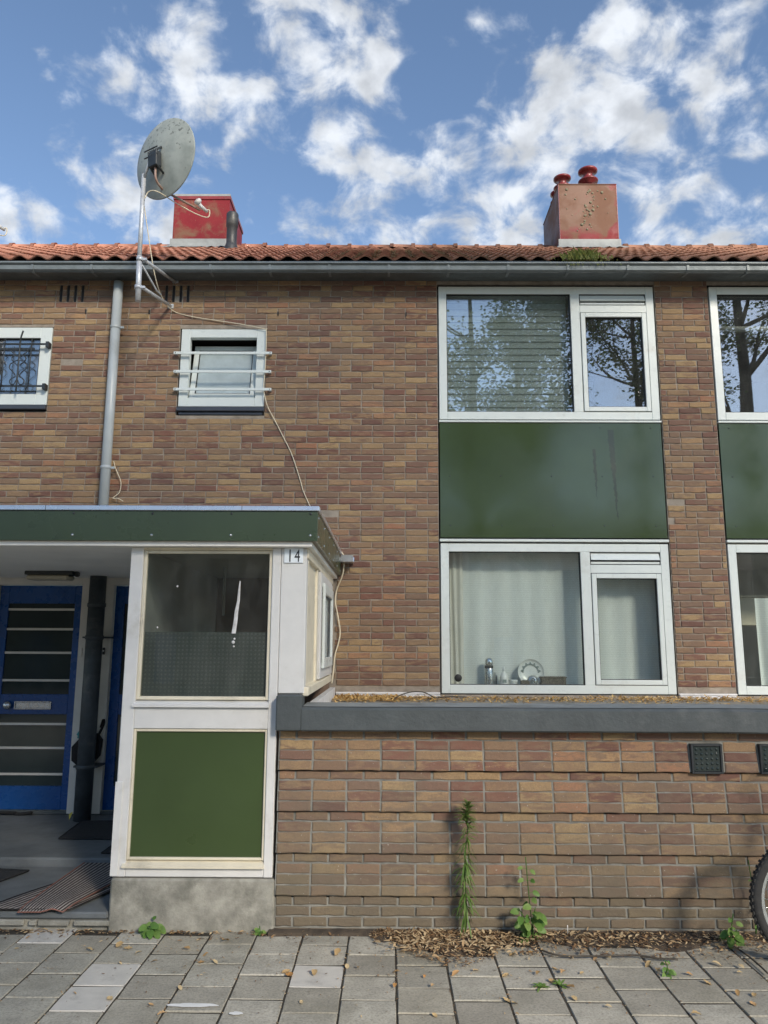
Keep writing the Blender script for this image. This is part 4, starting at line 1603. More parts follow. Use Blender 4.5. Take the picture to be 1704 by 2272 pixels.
# satellite dishes
def dish(off, label):
    ox, oy, oz = off
    O = Vector(off)
    D = thing('satellite_dish', label, 'satellite dish', Vector((-2.375, 6.72, 4.90)) + O, 'dishes on the facade')
    mx, my = -2.375 + ox, 6.72 + oy
    T([(mx, my, 4.905 + oz), (mx - .012, my, 5.36 + oz)], .026, 14).build('mast', 'galvanised', D)
    T([(mx - .012, my, 5.22 + oz), (mx - .02, my, 6.22 + oz)], .021, 14).build('mast', 'galvanised', D)
    for z in (5.045, 5.33):
        c_ = MB().lathe([(.028, -.018), (.034, -.018), (.034, .018), (.028, .018)], (mx - .006, my, z + oz), 14).build('mast_clamp', 'galvanised', D)
        B(mx + .02, mx + .06, my - .012, my + .012, z + oz - .012, z + oz + .012, .002).build('mast_clamp', 'galvanised', D)
    for z, ex, ez in ((5.045, .075, .165), (5.33, .11, .105)):
        T([(mx + .03, my, z + oz), (mx + .03 + ex, P2 + .002, z + oz + ez * .0 + (.13 if z < 5.2 else .11))], .020, 4).build('wall_bracket', 'galvanised', D)
        B(mx + ex + .0, mx + ex + .06, P2 - .010, P2 + .002, z + oz + .10, z + oz + .15, .002).build('bracket_foot', 'galvanised', D)
    T([(mx + .02, my, 5.27 + oz), (mx + .06, (my + P2) / 2, 5.18 + oz), (mx + .09, (my + P2) / 2 + .05, 5.16 + oz)], .009, 5).build('wall_bracket', 'galvanised', D)
    ax = Vector((.516, .852, .087)).normalized()
    c = Vector((-2.222, 6.715, 6.40)) + O
    rim, dep = .395, .085
    prof = []
    for k in range(10):
        r_ = rim * (1 - k / 9)
        prof.append((r_, dep * (r_ / rim) ** 2 - dep * .6))
    full_ = [(rim, dep * .4 + .012), (rim + .006, dep * .4 + .004), (rim + .004, dep * .4 - .004)] + [(a_, b_ - .006) for a_, b_ in prof]
    rf = MB().lathe(full_, c, 44, ax).lathe([(a_, b_ + .004) for a_, b_ in prof], c, 44, ax).build('reflector', 'dish_weathered', D)
    # mount on the back, arm and receiver
    bk = c - ax * .09
    side = ax.cross(Vector((0, 0, 1))).normalized()
    u = side.cross(ax).normalized()

    def P(a_, s_, v_):
        return c + ax * a_ + side * s_ + u * v_
    m1 = MB()
    for sgn in (-1, 1):
        m1.tube([P(-.06, sgn * .05, .06), P(-.13, sgn * .05, .0), P(-.12, sgn * .05, -.14), P(-.04, sgn * .05, -.20)], .012, 5)
    m1.box(-.06, .06, -.035, .035, -.10, .05, .006)
    nb = 56
    Mx = Matrix((side, ax, u)).transposed()
    nv = len(m1.v)
    for i in range(nv - 24, nv):
        m1.v[i] = tuple(Mx @ Vector(m1.v[i]) + P(-.10, 0, -.05))
    m1.build('rear_mount', 'iron_dark', D)
    T([P(-.12, -.02, -.03), (mx - .02, my, 6.17 + oz)], .016, 6).build('mount_arm', 'galvanised', D)
    for v_ in (-.02, .05):
        T([P(-.13, -.11, v_ - .02), P(-.13, .07, v_ - .02)], .007, 5).build('clamp_bolt', 'iron_dark', D)
    lnb = Vector((-1.865, 6.95, 6.015)) + O
    T(spline([P(-.10, .01, -.14), P(-.10, .01, -.26), P(-.04, 0, -.31), P(.06, 0, -.335), lnb + Vector((-.03, 0, -.03))], 6), .012, 8).build('feed_arm', 'copper_arm', D)
    rc = T([lnb + Vector((.03, .05, -.02)), lnb + Vector((-.02, -.02, .0)), lnb + Vector((-.06, -.05, .045))], [.016, .02, .018], 10).build('receiver', 'plastic_white', D)
    MB().lathe([(.018, 0), (.036, .012), (.038, .03), (.028, .045), (0, .05)], lnb + Vector((-.03, -.03, .02)), 14, (-.5, -.6, .6)).build('feed_horn', 'plastic_white', rc)
    T(spline([lnb + Vector((.02, .03, -.01)), lnb + Vector((.055, .04, -.01)), lnb + Vector((.045, .03, -.09)), lnb + Vector((-.06, .0, -.075)), lnb + Vector((-.24, -.08, -.01)), P(-.06, .0, -.38), Vector((mx + .05, my - .03, 6.02 + oz)), Vector((mx + .012, my - .028, 5.95 + oz))], 7), .0055, 5).build('aerial_lead', 'cable_cream', D)
    return D


dish((0, 0, 0), 'weathered grey satellite dish on a mast bracketed beside the downpipe')
dish((-2.02, 0, -.20), 'satellite dish whose white receiver shows above the tiles beyond the grilled window')


def cable(pts, label, mat='cable_cream', rad=.005, n=7):
    return tag(T(spline(pts, n), rad, 6).build('cable', mat), label, 'cable', 'loose cables')


YC = P2 - .012
cable([(-2.40, 6.70, 6.02), (-2.41, 6.80, 5.98), (-2.375, 6.86, 5.72), (-2.31, 6.95, 5.30), (-2.30, 7.2, 5.17), (-2.236, YC, 5.114), (-2.05, YC, 5.055), (-1.872, YC, 5.024), (-1.55, YC - .01, 4.97), (-1.285, YC - .01, 4.915), (-1.268, YC - .012, 4.90), (-1.262, YC - .015, 4.7),
       (-1.268, YC - .012, 4.45), (-1.274, YC - .014, 4.276), (-1.25, YC - .03, 4.16), (-1.221, YC - .012, 4.07), (-1.14, YC, 3.92), (-1.073, YC, 3.792), (-.985, YC, 3.62), (-.925, YC, 3.458), (-.88, YC, 3.32), (-.851, YC, 3.224), (-.788, YC, 3.084), (-.72, YC - .02, 2.95), (-.62, YC - .04, 2.72), (-.50, YC - .08, 2.63)],
      'long pale cable running from the satellite dish past the small window to the canopy')
cable([(-.455, 7.27, 2.60), (-.435, 7.28, 2.55), (-.44, 7.30, 2.40), (-.50, YC - .02, 2.25), (-.513, YC - .02, 2.13), (-.485, YC - .02, 1.98), (-.464, YC - .02, 1.844), (-.478, YC - .02, 1.74), (-.508, YC - .02, 1.63), (-.522, YC - .02, 1.474), (-.535, YC - .04, 1.36)],
      'cream cable hanging in a wavy line down the wall beside the porch window', rad=.0065)
cable([(-2.751, YC, 3.517), (-2.725, YC - .02, 3.45), (-2.697, YC - .03, 3.397), (-2.658, YC - .02, 3.298), (-2.671, YC - .01, 3.199), (-2.726, YC - .02, 3.14), (-2.67, YC - .03, 3.132), (-2.62, YC - .03, 3.105)],
      'short frayed cable end curling out of the wall beside the downpipe', rad=.0045)

# ------------------------------------------------------------------ behind the windows
# venetian blind of the upper window
bl = thing('window_blind', 'grey-green slatted blind behind the upper fixed window', 'blind', (1.22, YF + .14, 4.05))
for i in range(18):
    z = 4.06 + i * .0712
    MB().prism([(YF + .12, z), (YF + .135, z + .074), (YF + .139, z + .074), (YF + .124, z)], .60, 1.85).build('slat', 'blind_slat', bl, fix=True)
B(.60, 1.85, YF + .11, YF + .15, 5.345, 5.38, .003).build('head_rail', 'blind_slat', bl)
bl = thing('window_blind', 'rolled pale blind at the top of the tilted neighbouring window', 'blind', (4.0, YF + .2, 5.0))
T([(3.42, YF + .2, 5.02), (4.6, YF + .2, 5.02)], .03, 10).build('roll', 'curtain_cloth', bl)


def curtain(name, x0, x1, y, z0, z1, waves, amp, mat, label, gather=0):
    N, V, F = int((x1 - x0) * 110), [], []
    for i in range(N + 1):
        u = i / N
        x = x0 + (x1 - x0) * u
        for j in range(9):
            v = j / 8
            sw = math.sin(u * waves * 2 * math.pi + .5 * math.sin(v * 2 + u * 9)) * amp + .3 * amp * math.sin(u * waves * 5.3 + v)
            V.append((x + gather * v * (1 - u), y + sw * (.6 + .4 * (1 - v)), z0 + (z1 - z0) * v))
    for i in range(N):
        for j in range(8):
            a = i * 9 + j
            F.append([a, a + 9, a + 10, a + 1])
    return tag(MB().add(V, F, .5, True).build(name, mat), label, 'curtain')


curtain('net_curtain', .52, 2.70, YF + .262, 1.30, 2.70, 10.3, .008, 'net_curtain', 'white net curtain in soft folds behind the window above the leafy ledge')
curtain('side_curtain', .565, .74, YF + .225, 1.345, 2.70, 3.2, .014, 'curtain_cloth', 'cream curtain gathered at the window edge beside the thermos flask', -.04)
curtain('side_curtain', 1.80, 2.02, YF + .60, 1.30, 2.70, 3, .02, 'curtain_cloth', 'cream curtain strip hanging behind the middle of the net curtain')
curtain('side_curtain', 3.66, 4.45, YF + .27, 1.30, 2.20, 5, .02, 'net_curtain', 'white half curtain behind the window past the brick pillar')
t_ = thing('wall_cabinet', 'pale wall cabinet dimly seen through the window past the brick pillar', 'cabinet', (3.8, YF + 1.2, 1.9))
B(3.62, 4.3, YF + 1.0, YF + 1.3, 1.95, 2.25, .006).build('body', 'cream_paint', t_)
B(3.60, 4.32, YF + .98, YF + 1.32, 2.252, 2.275, .003).build('shelf', 'cream_paint', t_)

SZ = 1.339
YW = YF + .145
th = thing('thermos_flask', 'steel thermos flask with rounded cup lid on the window board', 'thermos', (.975, YW, SZ))
MB().lathe([(0, 0), (.043, 0), (.044, .006), (.044, .155), (.040, .165)], (.975, YW, SZ), 20).build('body', 'steel', th)
MB().lathe([(.040, .1655), (.042, .166), (.042, .190), (.039, .192)], (.975, YW, SZ), 20).build('collar', 'plastic_black', th)
MB().lathe([(.0385, .1925), (.040, .196), (.040, .235), (.033, .256), (.018, .266), (0, .267)], (.975, YW, SZ), 20).build('cup_lid', 'chrome', th)
bt = thing('bottle', 'white squeeze bottle with pointed nozzle beside the thermos flask', 'bottle', (1.118, YW, SZ))
MB().lathe([(0, 0), (.036, 0), (.040, .01), (.040, .075), (.030, .11), (.014, .125), (.012, .14)], (1.118, YW, SZ), 18).build('body', 'plastic_white', bt)
MB().lathe([(.012, .1405), (.014, .142), (.012, .160), (.004, .185), (0, .186)], (1.118, YW, SZ), 12).build('nozzle', 'plastic_white', bt)
B(1.100, 1.136, YW - .0415, YW - .039, SZ + .03, SZ + .06, .001).build('label_print', 'ceramic_print', bt)
for k_, xx in enumerate((1.032, 1.046)):
    tag(T([(xx, YW + .01, SZ), (xx + .004, YW + .03, SZ + .125 - .03 * k_)], .0035, 6).build('pen', 'plastic_black'), 'thin dark pen standing between thermos flask and white bottle', 'pen', 'pens on the window board')
cu = thing('small_tub', 'low white plastic tub between the bottle and the decorated plate', 'tub', (1.205, YW - .01, SZ))
MB().lathe([(0, 0), (.036, 0), (.042, .045)], (1.205, YW - .01, SZ), 18).build('body', 'plastic_white', cu)
MB().lathe([(.044, .0455), (.044, .054), (.04, .057), (0, .057)], (1.205, YW - .01, SZ), 18).build('lid', 'plastic_white', cu)
pt = thing('decorated_plate', 'round white plate with dark floral print propped upright on the window board', 'plate', (1.385, YW + .02, SZ))
pax = Vector((0, -1, .18)).normalized()
pc = Vector((1.385, YW + .03, SZ + .128))
MB().lathe([(.125, .012), (.128, .014), (.127, .008), (.085, -.004), (0, -.004)], pc, 36, pax).build('body', 'ceramic', pt)
for k_ in range(7):
    a = math.pi * (.05 + .9 * k_ / 6)
    pp = pc + Vector((math.cos(a) * .080, 0, 0)) + Vector((0, .18, 1)).normalized() * math.sin(a) * .080 + pax * .002
    q = MB()
    for j in range(3):
        b_ = a + j * 2.1
        q.lathe([(.0095, .0), (.007, .003), (0, .004)], pp + Vector((math.cos(b_) * .010, 0, math.sin(b_) * .010)), 8, pax)
    q.build('flower_print', 'ceramic_print', pt)
dk = thing('small_dish', 'small dark knobbed dish lid leaning at the foot of the plate', 'dish', (1.36, YW - .045, SZ))
MB().lathe([(.050, 0), (.050, .006), (.030, .016), (.012, .018), (.014, .030), (0, .034)], (1.385, YW - .045, SZ + .052), 20, (0, -1, .15)).build('body', 'steel', dk)
B(1.27, 1.36, YW - .06, YW - .02, SZ + .0005, SZ + .055, .008).build('holder', 'box_card', dk)
bx_ = thing('trinket_box', 'oblong dark patterned box beside the decorated plate', 'box', (1.6, YW, SZ))
B(1.47, 1.71, YW - .04, YW + .05, SZ + .0005, SZ + .075, .004).build('body', 'box_card', bx_)
B(1.462, 1.718, YW - .045, YW + .055, SZ + .0755, SZ + .090, .004).build('lid', 'box_card', bx_)
stk = MB().lathe([(0, -.002), (.034, -.002), (.036, .0), (.034, .004), (0, .004)], (.665, YF + .0275, 1.415), 24, (0, 1, 0)).build('window_ventilator', 'rubber')
tag(stk, 'round dark disc in the lower corner of the big window pane', 'disc')

# ------------------------------------------------------------------ things in the porch recess
def slab_mat(name, corners, th, mat, label, nx=14, ny=10, wob=.004, lift=None, edge=None):
    a, b_, c_, d_ = [Vector(p) for p in corners]        # front-left, front-right, back-right, back-left
    V, F, UV = [], [], []
    for i in range(nx + 1):
        for j in range(ny + 1):
            u, v = i / nx, j / ny
            p = (a * (1 - u) + b_ * u) * (1 - v) + (d_ * (1 - u) + c_ * u) * v
            p.z += abs(wob * mnoise.noise(Vector((u * 3, v * 3, corners[0][0])))) + (lift(u, v) if lift else 0)
            V.append(p)
            UV.append((u, v))
    n = len(V)
    q = MB()
    idx = lambda i, j: i * (ny + 1) + j
    top = [tuple(p + Vector((0, 0, th))) for p in V]
    F = [[idx(i, j), idx(i + 1, j), idx(i + 1, j + 1), idx(i, j + 1)] for i in range(nx) for j in range(ny)]
    Fb = [[n + k for k in f[::-1]] for f in F]
    rim = [idx(i, 0) for i in range(nx + 1)] + [idx(nx, j) for j in range(1, ny + 1)] + [idx(i, ny) for i in range(nx - 1, -1, -1)] + [idx(0, j) for j in range(ny - 1, 0, -1)]
    Fs = [[n + rim[k], n + rim[(k + 1) % len(rim)], rim[(k + 1) % len(rim)], rim[k]] for k in range(len(rim))]
    q.add(top + [tuple(p) for p in V], F + Fb + Fs, .5, True)
    t_ = thing(name, label, 'doormat', tuple((a + b_ + c_ + d_) / 4))
    me = q.mesh('pile', mat)
    uv = me.uv_layers.new(name='UVMap')
    for li, l in enumerate(me.loops):
        uv.data[li].uv = UV[l.vertex_index % n]
    o = link('pile', me, t_)
    # bound edge
    q = MB()
    q.tube([top[k] for k in rim] + [top[rim[0]]], th * .7, 5, cap=False)
    q.build('binding', edge or mat, t_)
    return t_


slab_mat('doormat', [(-2.50, 4.99, .112), (-1.95, 5.00, .112), (-1.76, 5.55, .112), (-2.15, 5.75, .112)], .006, 'striped_mat', 'ribbed brown doormat lying under the curled striped mat', edge='black_cloth')
slab_mat('doormat', [(-2.245, 4.955, .120), (-1.975, 4.965, .120), (-1.74, 6.02, .120), (-2.24, 6.10, .122)], .006, 'striped_mat', 'striped brown doormat curling over the step edge beside the porch', edge='mat_edge',
         lift=lambda u, v: .018 * max(0, 1 - abs(u - .75) * 4) * (1 - v) ** 2 + .012 * v * (1 - v) - .012 * (v < .05))
slab_mat('doormat', [(-3.4, 5.55, .106), (-2.70, 5.45, .106), (-2.58, 5.82, .106), (-3.2, 5.90, .106)], .008, 'mat_black', 'black doormat lying flat on the lower step', wob=.002, edge='mat_black')
slab_mat('doormat', [(-2.66, 6.50, .164), (-1.95, 6.50, .164), (-1.95, 7.12, .164), (-2.72, 7.12, .164)], .007, 'mat_black', 'dark grey doormat on the raised floor beside the drain pipe', wob=.002, edge='mat_black')
slab_mat('doormat', [(-2.16, 6.08, .163), (-1.80, 6.08, .163), (-1.80, 6.42, .163), (-2.16, 6.36, .163)], .006, 'mat_black', 'small dark doormat at the edge of the raised floor', wob=.002, edge='mat_black')
# black shoulder bag hanging behind the drain pipe
bag = thing('bag', 'black cloth bag hanging behind the dark drain pipe', 'bag', (-2.80, DW - .08, .55))
V, F = [], []
prof = [(-.13, .78), (-.05, .88), (.06, .90), (.10, .84), (.09, .70), (.03, .62), (-.06, .60), (-.12, .66)]
for s_ in (-.05, .03):
    V += [(-2.78 + a_ * 1.15, DW - .065 + s_ * (1 if i % 2 else .8), b_) for i, (a_, b_) in enumerate(prof)]
n = len(prof)
F = [list(range(n)), list(range(n, 2 * n))[::-1]] + [[i, n + i, n + (i + 1) % n, (i + 1) % n] for i in range(n)]
MB().add(V, F, .5, False).build('body', 'black_cloth', bag, fix=True)
T(spline([(-2.70, DW - .07, .88), (-2.665, DW - .05, .98), (-2.67, DW - .05, 1.02), (-2.69, DW - .05, .95)], 5), .012, 6).build('strap', 'black_cloth', bag)
T(spline([(-2.87, DW - .10, .86), (-2.845, DW - .11, .91), (-2.83, DW - .11, .965), (-2.85, DW - .10, .93), (-2.88, DW - .10, .885)], 5), .016, 6).build('scarf', 'teal_cloth', bag)
# letter-shaped dark boot scraper under the door
sc = T(spline([(-3.58, DW - .03, .185), (-3.45, DW - .03, .182), (-3.42, DW - .03, .172), (-3.36, DW - .03, .176), (-3.28, DW - .03, .185)], 4), .015, 6).build('door_stop', 'black_cloth')
tag(sc, 'black rag wedged under the blue door', 'rag')
lf = MB().add([(-2.865, DW - .20, .162), (-2.845, DW - .205, .20), (-2.835, DW - .2, .235), (-2.875, DW - .19, .21)], [[0, 1, 2, 3]]).build('fallen_leaf', 'yellow_leaf')
tag(lf, 'upright yellow leaf at the foot of the dark drain pipe', 'leaf')

# ------------------------------------------------------------------ plants
def leaf_poly(mb, p, d, up, L, Wd, rnd, droop=.0, n=4, pointed=True):
    """flat pointed leaf of n segments from p along d"""
    p, d, up = Vector(p), Vector(d).normalized(), Vector(up)
    s = d.cross(up)
    if s.length < 1e-4:
        s = d.cross(Vector((1, 0, 0)))
    s.normalize()
    nrm = s.cross(d)
    V, F = [], []
    for i in range(n + 1):
        u = i / n
        w = Wd * .5 * (math.sin(math.pi * min(1, .12 + u * .88)) ** .8 if pointed else math.sin(math.pi * (.1 + .85 * u)) ** .5)
        if i == n and pointed:
            w = Wd * .02
        c = p + d * L * u - Vector((0, 0, 1)) * droop * L * u * u
        V += [tuple(c - s * w + nrm * w * .25), tuple(c), tuple(c + s * w + nrm * w * .25)]
    for i in range(n):
        F += [[3 * i, 3 * i + 1, 3 * i + 4, 3 * i + 3], [3 * i + 1, 3 * i + 2, 3 * i + 5, 3 * i + 4]]
    mb.add(V, F, rnd, True)


rp = random.Random(21)
PL = 'weeds along the wall'
# tall narrow fleabane
t_ = thing('fleabane', 'tall slender weed with a plume of narrow leaves against the brick wall', 'weed', (.470, 4.91, .03), PL)
stem = spline([(.462, 4.935, .01), (.474, 4.92, .12), (.462, 4.89, .4), (.482, 4.88, .62), (.474, 4.875, .70), (.492, 4.86, .785)], 8)
T(stem, [.0045 * (1 - .5 * i / len(stem)) for i in range(len(stem))], 6).build('stem', 'fleabane_leaf', t_)
q = MB()
for i in range(300):
    u = rp.random() ** .8
    k = min(len(stem) - 1, int((.2 + u * .8) * (len(stem) - 1)))
    p = stem[k]
    a = rp.uniform(0, 2 * math.pi)
    el = (rp.uniform(.0, .5) + .45 * u ** 2) if u > .45 else rp.uniform(-1.1, .3)
    d = Vector((math.cos(a) * math.cos(el), math.sin(a) * math.cos(el) * .7 - .25, math.sin(el)))
    Ln = rp.uniform(.055, .095) * (1.0 if u < .9 else .7) * (1.15 if u < .4 else 1)
    leaf_poly(q, p, d, (0, 0, 1), Ln, .0085 + .003 * rp.random(), (.25 if u < .45 else .5) + rp.uniform(-.25, .35), droop=.35 if u > .45 else .6, n=3)
q.build('leaves', 'fleabane_leaf', t_, attr=True)['kind'] = 'stuff'


def broad_weed(loc, h, nst, spread, n_leaf, size, label, name='weed', tips=True, lean=0.0):
    t_ = thing(name, label, 'weed', loc, PL)
    lv = MB()
    for s_ in range(nst):
        a = rp.uniform(0, 2 * math.pi)
        hh = h * (1 if s_ == 0 else rp.uniform(.35, .75))
        e_ = Vector((math.cos(a) * spread * (0.3 if s_ == 0 else 1) + lean * hh, -abs(math.sin(a)) * spread * .6, hh))
        st_ = spline([Vector(loc), Vector(loc) + e_ * .4 + Vector((rp.uniform(-.02, .02), 0, hh * .1)), Vector(loc) + e_], 7)
        T(st_, .003, 5).build('stem', 'weed_leaf', t_)
        for i in range(n_leaf):
            u = (i + rp.random()) / n_leaf
            p = st_[min(len(st_) - 1, int((.1 + .9 * u) * (len(st_) - 1)))]
            b_ = rp.uniform(0, 2 * math.pi)
            d = Vector((math.cos(b_), math.sin(b_) * .6 - .3, rp.uniform(-.3, .4)))
            pe = p + d.normalized() * size * .5
            lv.tube([p, pe], .0014, 3, cap=False, rnd=.6)
            leaf_poly(lv, pe, d, Vector((rp.uniform(-.4, .4), -.8, rp.uniform(.2, 1))), size * (1.1 - .55 * u * (s_ == 0)), size * (.85 - .4 * u * (s_ == 0)), min(1, max(0, rp.gauss(.5, .25) + .2 * u)), .35, 4, False)
    lv.build('leaves', 'weed_leaf', t_, attr=True)
    return t_


broad_weed((.865, 4.89, .0), .47, 3, .07, 11, .050, 'broad-leaved climbing weed with heart-shaped leaves at the wall foot', lean=-.12)
broad_weed((-1.40, 4.945, .0), .07, 4, .06, 5, .05, 'small round-leaved weed at the foot of the concrete porch base')
broad_weed((2.02, 4.86, .0), .17, 3, .06, 5, .05, 'small weed with oval leaves beside the bicycle wheel')
broad_weed((2.20, 4.93, .03), .42, 2, .07, 4, .02, 'thin wispy weed with tiny pale leaves behind the bicycle wheel')
broad_weed((-.78, 4.955, .0), .05, 2, .03, 3, .03, 'tiny green seedling in the joint before the porch base')
broad_weed(tuple(on_level(840 + 1222 / 1.92, 1980 + 350 / 1.92, 0)), .075, 2, .02, 4, .03, 'pale upright seedling in a paving joint')
for px, py, lb in ((690, 408, 'left of a pair of'), (775, 400, 'right of a pair of')):
    p = on_level(840 + px / 1.92, 1980 + py / 1.92, 0)
    t_ = thing('weed', 'grassy weed rosette in the paving joints, ' + lb + ' bright green tufts', 'weed', tuple(p), PL)
    q = MB()
    for i in range(16):
        a = rp.uniform(0, 6.28)
        leaf_poly(q, p, (math.cos(a), math.sin(a), rp.uniform(.4, 1.4)), (0, 0, 1), rp.uniform(.04, .075), .013, rp.uniform(.5, 1), .5, 4)
    q.build('leaves', 'weed_leaf', t_, attr=True)
# grass growing out of the gutter below the right chimney
q = MB()
t_ = thing('gutter_weeds', 'tuft of green and yellow weeds growing on the roof edge above the gutter', 'weed', (1.93, 7.2, 5.53))
for i in range(520):
    x = rp.gauss(1.95, .13)
    y = rp.uniform(7.10, 7.36)
    zb_ = 5.53 + max(0, y - 7.16) * .58 + .02
    a = rp.uniform(0, 6.28)
    hh = rp.uniform(.08, .25) * math.exp(-((x - 1.95) / .28) ** 2)
    leaf_poly(q, (x, y, zb_), (math.cos(a) * .5, math.sin(a) * .35 - .15, 1), (0, 1, .2), hh, rp.uniform(.006, .016), rp.random(), .45, 4)
for i in range(40):
    x = rp.gauss(1.95, .14)
    leaf_poly(q, (x, 7.12, 5.53), (rp.uniform(-.5, .5), -.6, -.4), (0, 0, 1), rp.uniform(.03, .08), .012, rp.random(), .6, 3)
q.build('leaves', 'dry_grass', t_, attr=True)['kind'] = 'stuff'
# dead stems and moss lying in the tile hollows
q = MB()
for i in range(2600):
    x = rp.choice((rp.gauss(.2, .65), rp.uniform(-.6, 2.4)))
    c_ = round((x - XL) / TW) * TW + XL + rp.gauss(0, .022)
    s_ = rp.uniform(.02, 3.2)
    p = roof_mat(c_, s_) @ Vector((0, 0, .034))
    a = rp.uniform(0, 6.28)
    leaf_poly(q, p, (math.cos(a), math.sin(a) * .86, math.sin(a) * .5 + .25), (0, -.5, .8), rp.uniform(.025, .07), rp.uniform(.006, .016), rp.random(), .1, 2)
o = q.build('roof_moss', 'roof_moss')
tag(o, 'moss and withered plant bits lodged between the roof tiles', 'moss', kind='stuff')


# ------------------------------------------------------------------ leaf litter
def litter(q, p, L, lift=.3, flat=.35):
    a = rp.uniform(0, 6.28)
    d = Vector((math.cos(a), math.sin(a), rp.uniform(-.1, lift)))
    leaf_poly(q, p, d, Vector((rp.uniform(-flat, flat), rp.uniform(-flat, flat), 1)), L, L * rp.uniform(.25, .5), rp.random(), rp.uniform(-.2, .4), 3)


q = MB()
for i in range(6200):
    x = rp.uniform(-.10, 2.9)
    if rp.random() < .35:
        x = abs(rp.gauss(.35, .26))
    y = 4.985 - abs(rp.gauss(0, .12 if x > .7 else .085))
    if .7 < x < 2.4 and rp.random() < .3:
        y = rp.uniform(4.60, 4.95)
    if 0 < x < .75 and rp.random() < .6:
        y = 4.98 - rp.random() ** 1.3 * .50 * math.sin(x / .75 * math.pi) ** .6
    litter(q, (x, y, .012 + rp.random() * .012), rp.uniform(.007, .022) if rp.random() < .78 else rp.uniform(.022, .045))
for i in range(420):            # along the joints near the wall
    x = rp.uniform(-2.6, 0)
    y = 4.985 - abs(rp.gauss(0, .03)) - (.1 if rp.random() < .1 else 0)
    litter(q, (x, y, .004 + rp.random() * .006), rp.uniform(.010, .035))
for i in range(500):             # blown into the joints
    c_ = rp.randrange(-9, 10)
    x = .184 + (c_ + .5) * PT + rp.gauss(0, .008)
    y = rp.uniform(3.7, 4.95)
    litter(q, (x, y, .002), rp.uniform(.006, .018))
for i in range(900):             # crumbs blown over the tiles
    x, y = rp.uniform(-2.6, 2.7), 4.95 - abs(rp.gauss(0, .55))
    if y > 3.6:
        litter(q, (x, y, .007), rp.uniform(.005, .020), .2)
for i in range(650):             # paler whole leaves on top of the drift
    x = abs(rp.gauss(.4, .35)) if rp.random() < .5 else rp.uniform(0, 2.6)
    y = 4.98 - abs(rp.gauss(0, .13)) - (.18 * rp.random() if x < .75 else 0)
    k = len(q.r)
    litter(q, (x, y, .026), rp.uniform(.018, .042), .5)
    q.r[k:] = [rp.uniform(.66, .92)] * (len(q.r) - k)
o = q.build('leaf_litter', 'dead_leaf', attr=True)
tag(o, 'brown litter of dry leaves and seeds along the wall foot', 'leaf litter', kind='stuff')
q = MB()
for i in range(6200):
    x = rp.uniform(-.50, 5.5)
    if rp.random() < .2:
        x = rp.uniform(-.5, .1)
    y = 7.36 - abs(rp.gauss(0, .34))
    if y < 5.3:
        continue
    n_ = mnoise.noise(Vector((x * 2.2, y * 2.5, 5)))
    if n_ < -.22:
        continue
    litter(q, (x, y, 1.236 + rp.random() * .022), rp.uniform(.015, .05), .6)
o = q.build('ledge_leaves', 'ledge_leaf', attr=True)
tag(o, 'drift of golden dry leaves on the flat roof below the windows', 'leaf litter', kind='stuff')
# twigs
TW_ = 'twigs among the leaves'
tag(T(spline([on_level(840 + a_ / 1.92, 1980 + b_ / 1.92, .02) for a_, b_ in ((650, 225), (740, 262), (820, 272), (960, 270), (1100, 268), (1180, 280), (1275, 286))], 5), .005, 6).build('twig', 'bark'), 'long dark twig lying on the leaves before the wall', 'twig')
tag(T(spline([on_level(840 + a_ / 1.92, 1980 + b_ / 1.92, .015) for a_, b_ in ((1500, 222), (1560, 260), (1610, 300), (1659, 345))], 5), .005, 6).build('twig', 'bark'), 'dark twig lying on the paving near the bicycle wheel', 'twig')
tag(T(spline([(.02, 6.9, 1.24), (.15, 6.95, 1.30), (.3, 6.9, 1.315), (.42, 6.85, 1.26)], 5), .005, 6).build('twig', 'bark'), 'thin curved dark twig arching over the leaves on the flat roof', 'twig')
tag(T(spline([(.35, 7.0, 1.25), (.55, 7.05, 1.265), (.7, 7.1, 1.26)], 5), .006, 6).build('twig', 'bark'), 'short twig lying under the window on the flat roof', 'twig')
tag(T([on_level(840 + 806 / 1.92, 1980 + 190 / 1.92, .0), on_plane(840 + 805 / 1.92, 1980 + 140 / 1.92, 4.93)], .003, 5).build('straw', 'white_flash'), 'white straw standing upright in the litter against the wall', 'straw')
# single larger leaves on the tiles
lm = []
for k in range(6):
    q = MB()
    rr = random.Random(300 + k)
    L = .055
    n = 7
    V, F = [], []
    lob = k in (1, 4)
    for i in range(n + 1):
        u = i / n
        w = L * .30 * math.sin(math.pi * min(1, .06 + .94 * u)) ** .7 * (1 + (.35 * (-1) ** i if lob else rr.uniform(-.12, .12)))
        if i == n:
            w = .0008
        z = .004 + .008 * math.sin(u * 2.4 + k) + .004 * u
        curl = rr.uniform(.25, .6)
        V += [((u - .5) * L, -w, z + w * curl), ((u - .5) * L, 0, z - .001), ((u - .5) * L, w, z + w * curl)]
    for i in range(n):
        F += [[3 * i, 3 * i + 1, 3 * i + 4, 3 * i + 3], [3 * i + 1, 3 * i + 2, 3 * i + 5, 3 * i + 4]]
    q.add(V, F, .5, True)
    q.tube([(-.5 * L, 0, .004), (-.72 * L, rr.uniform(-.006, .006), .010)], .0008, 4)
    lm.append(q.mesh('fallen_leaf', 'dead_leaf_single'))
spots = []
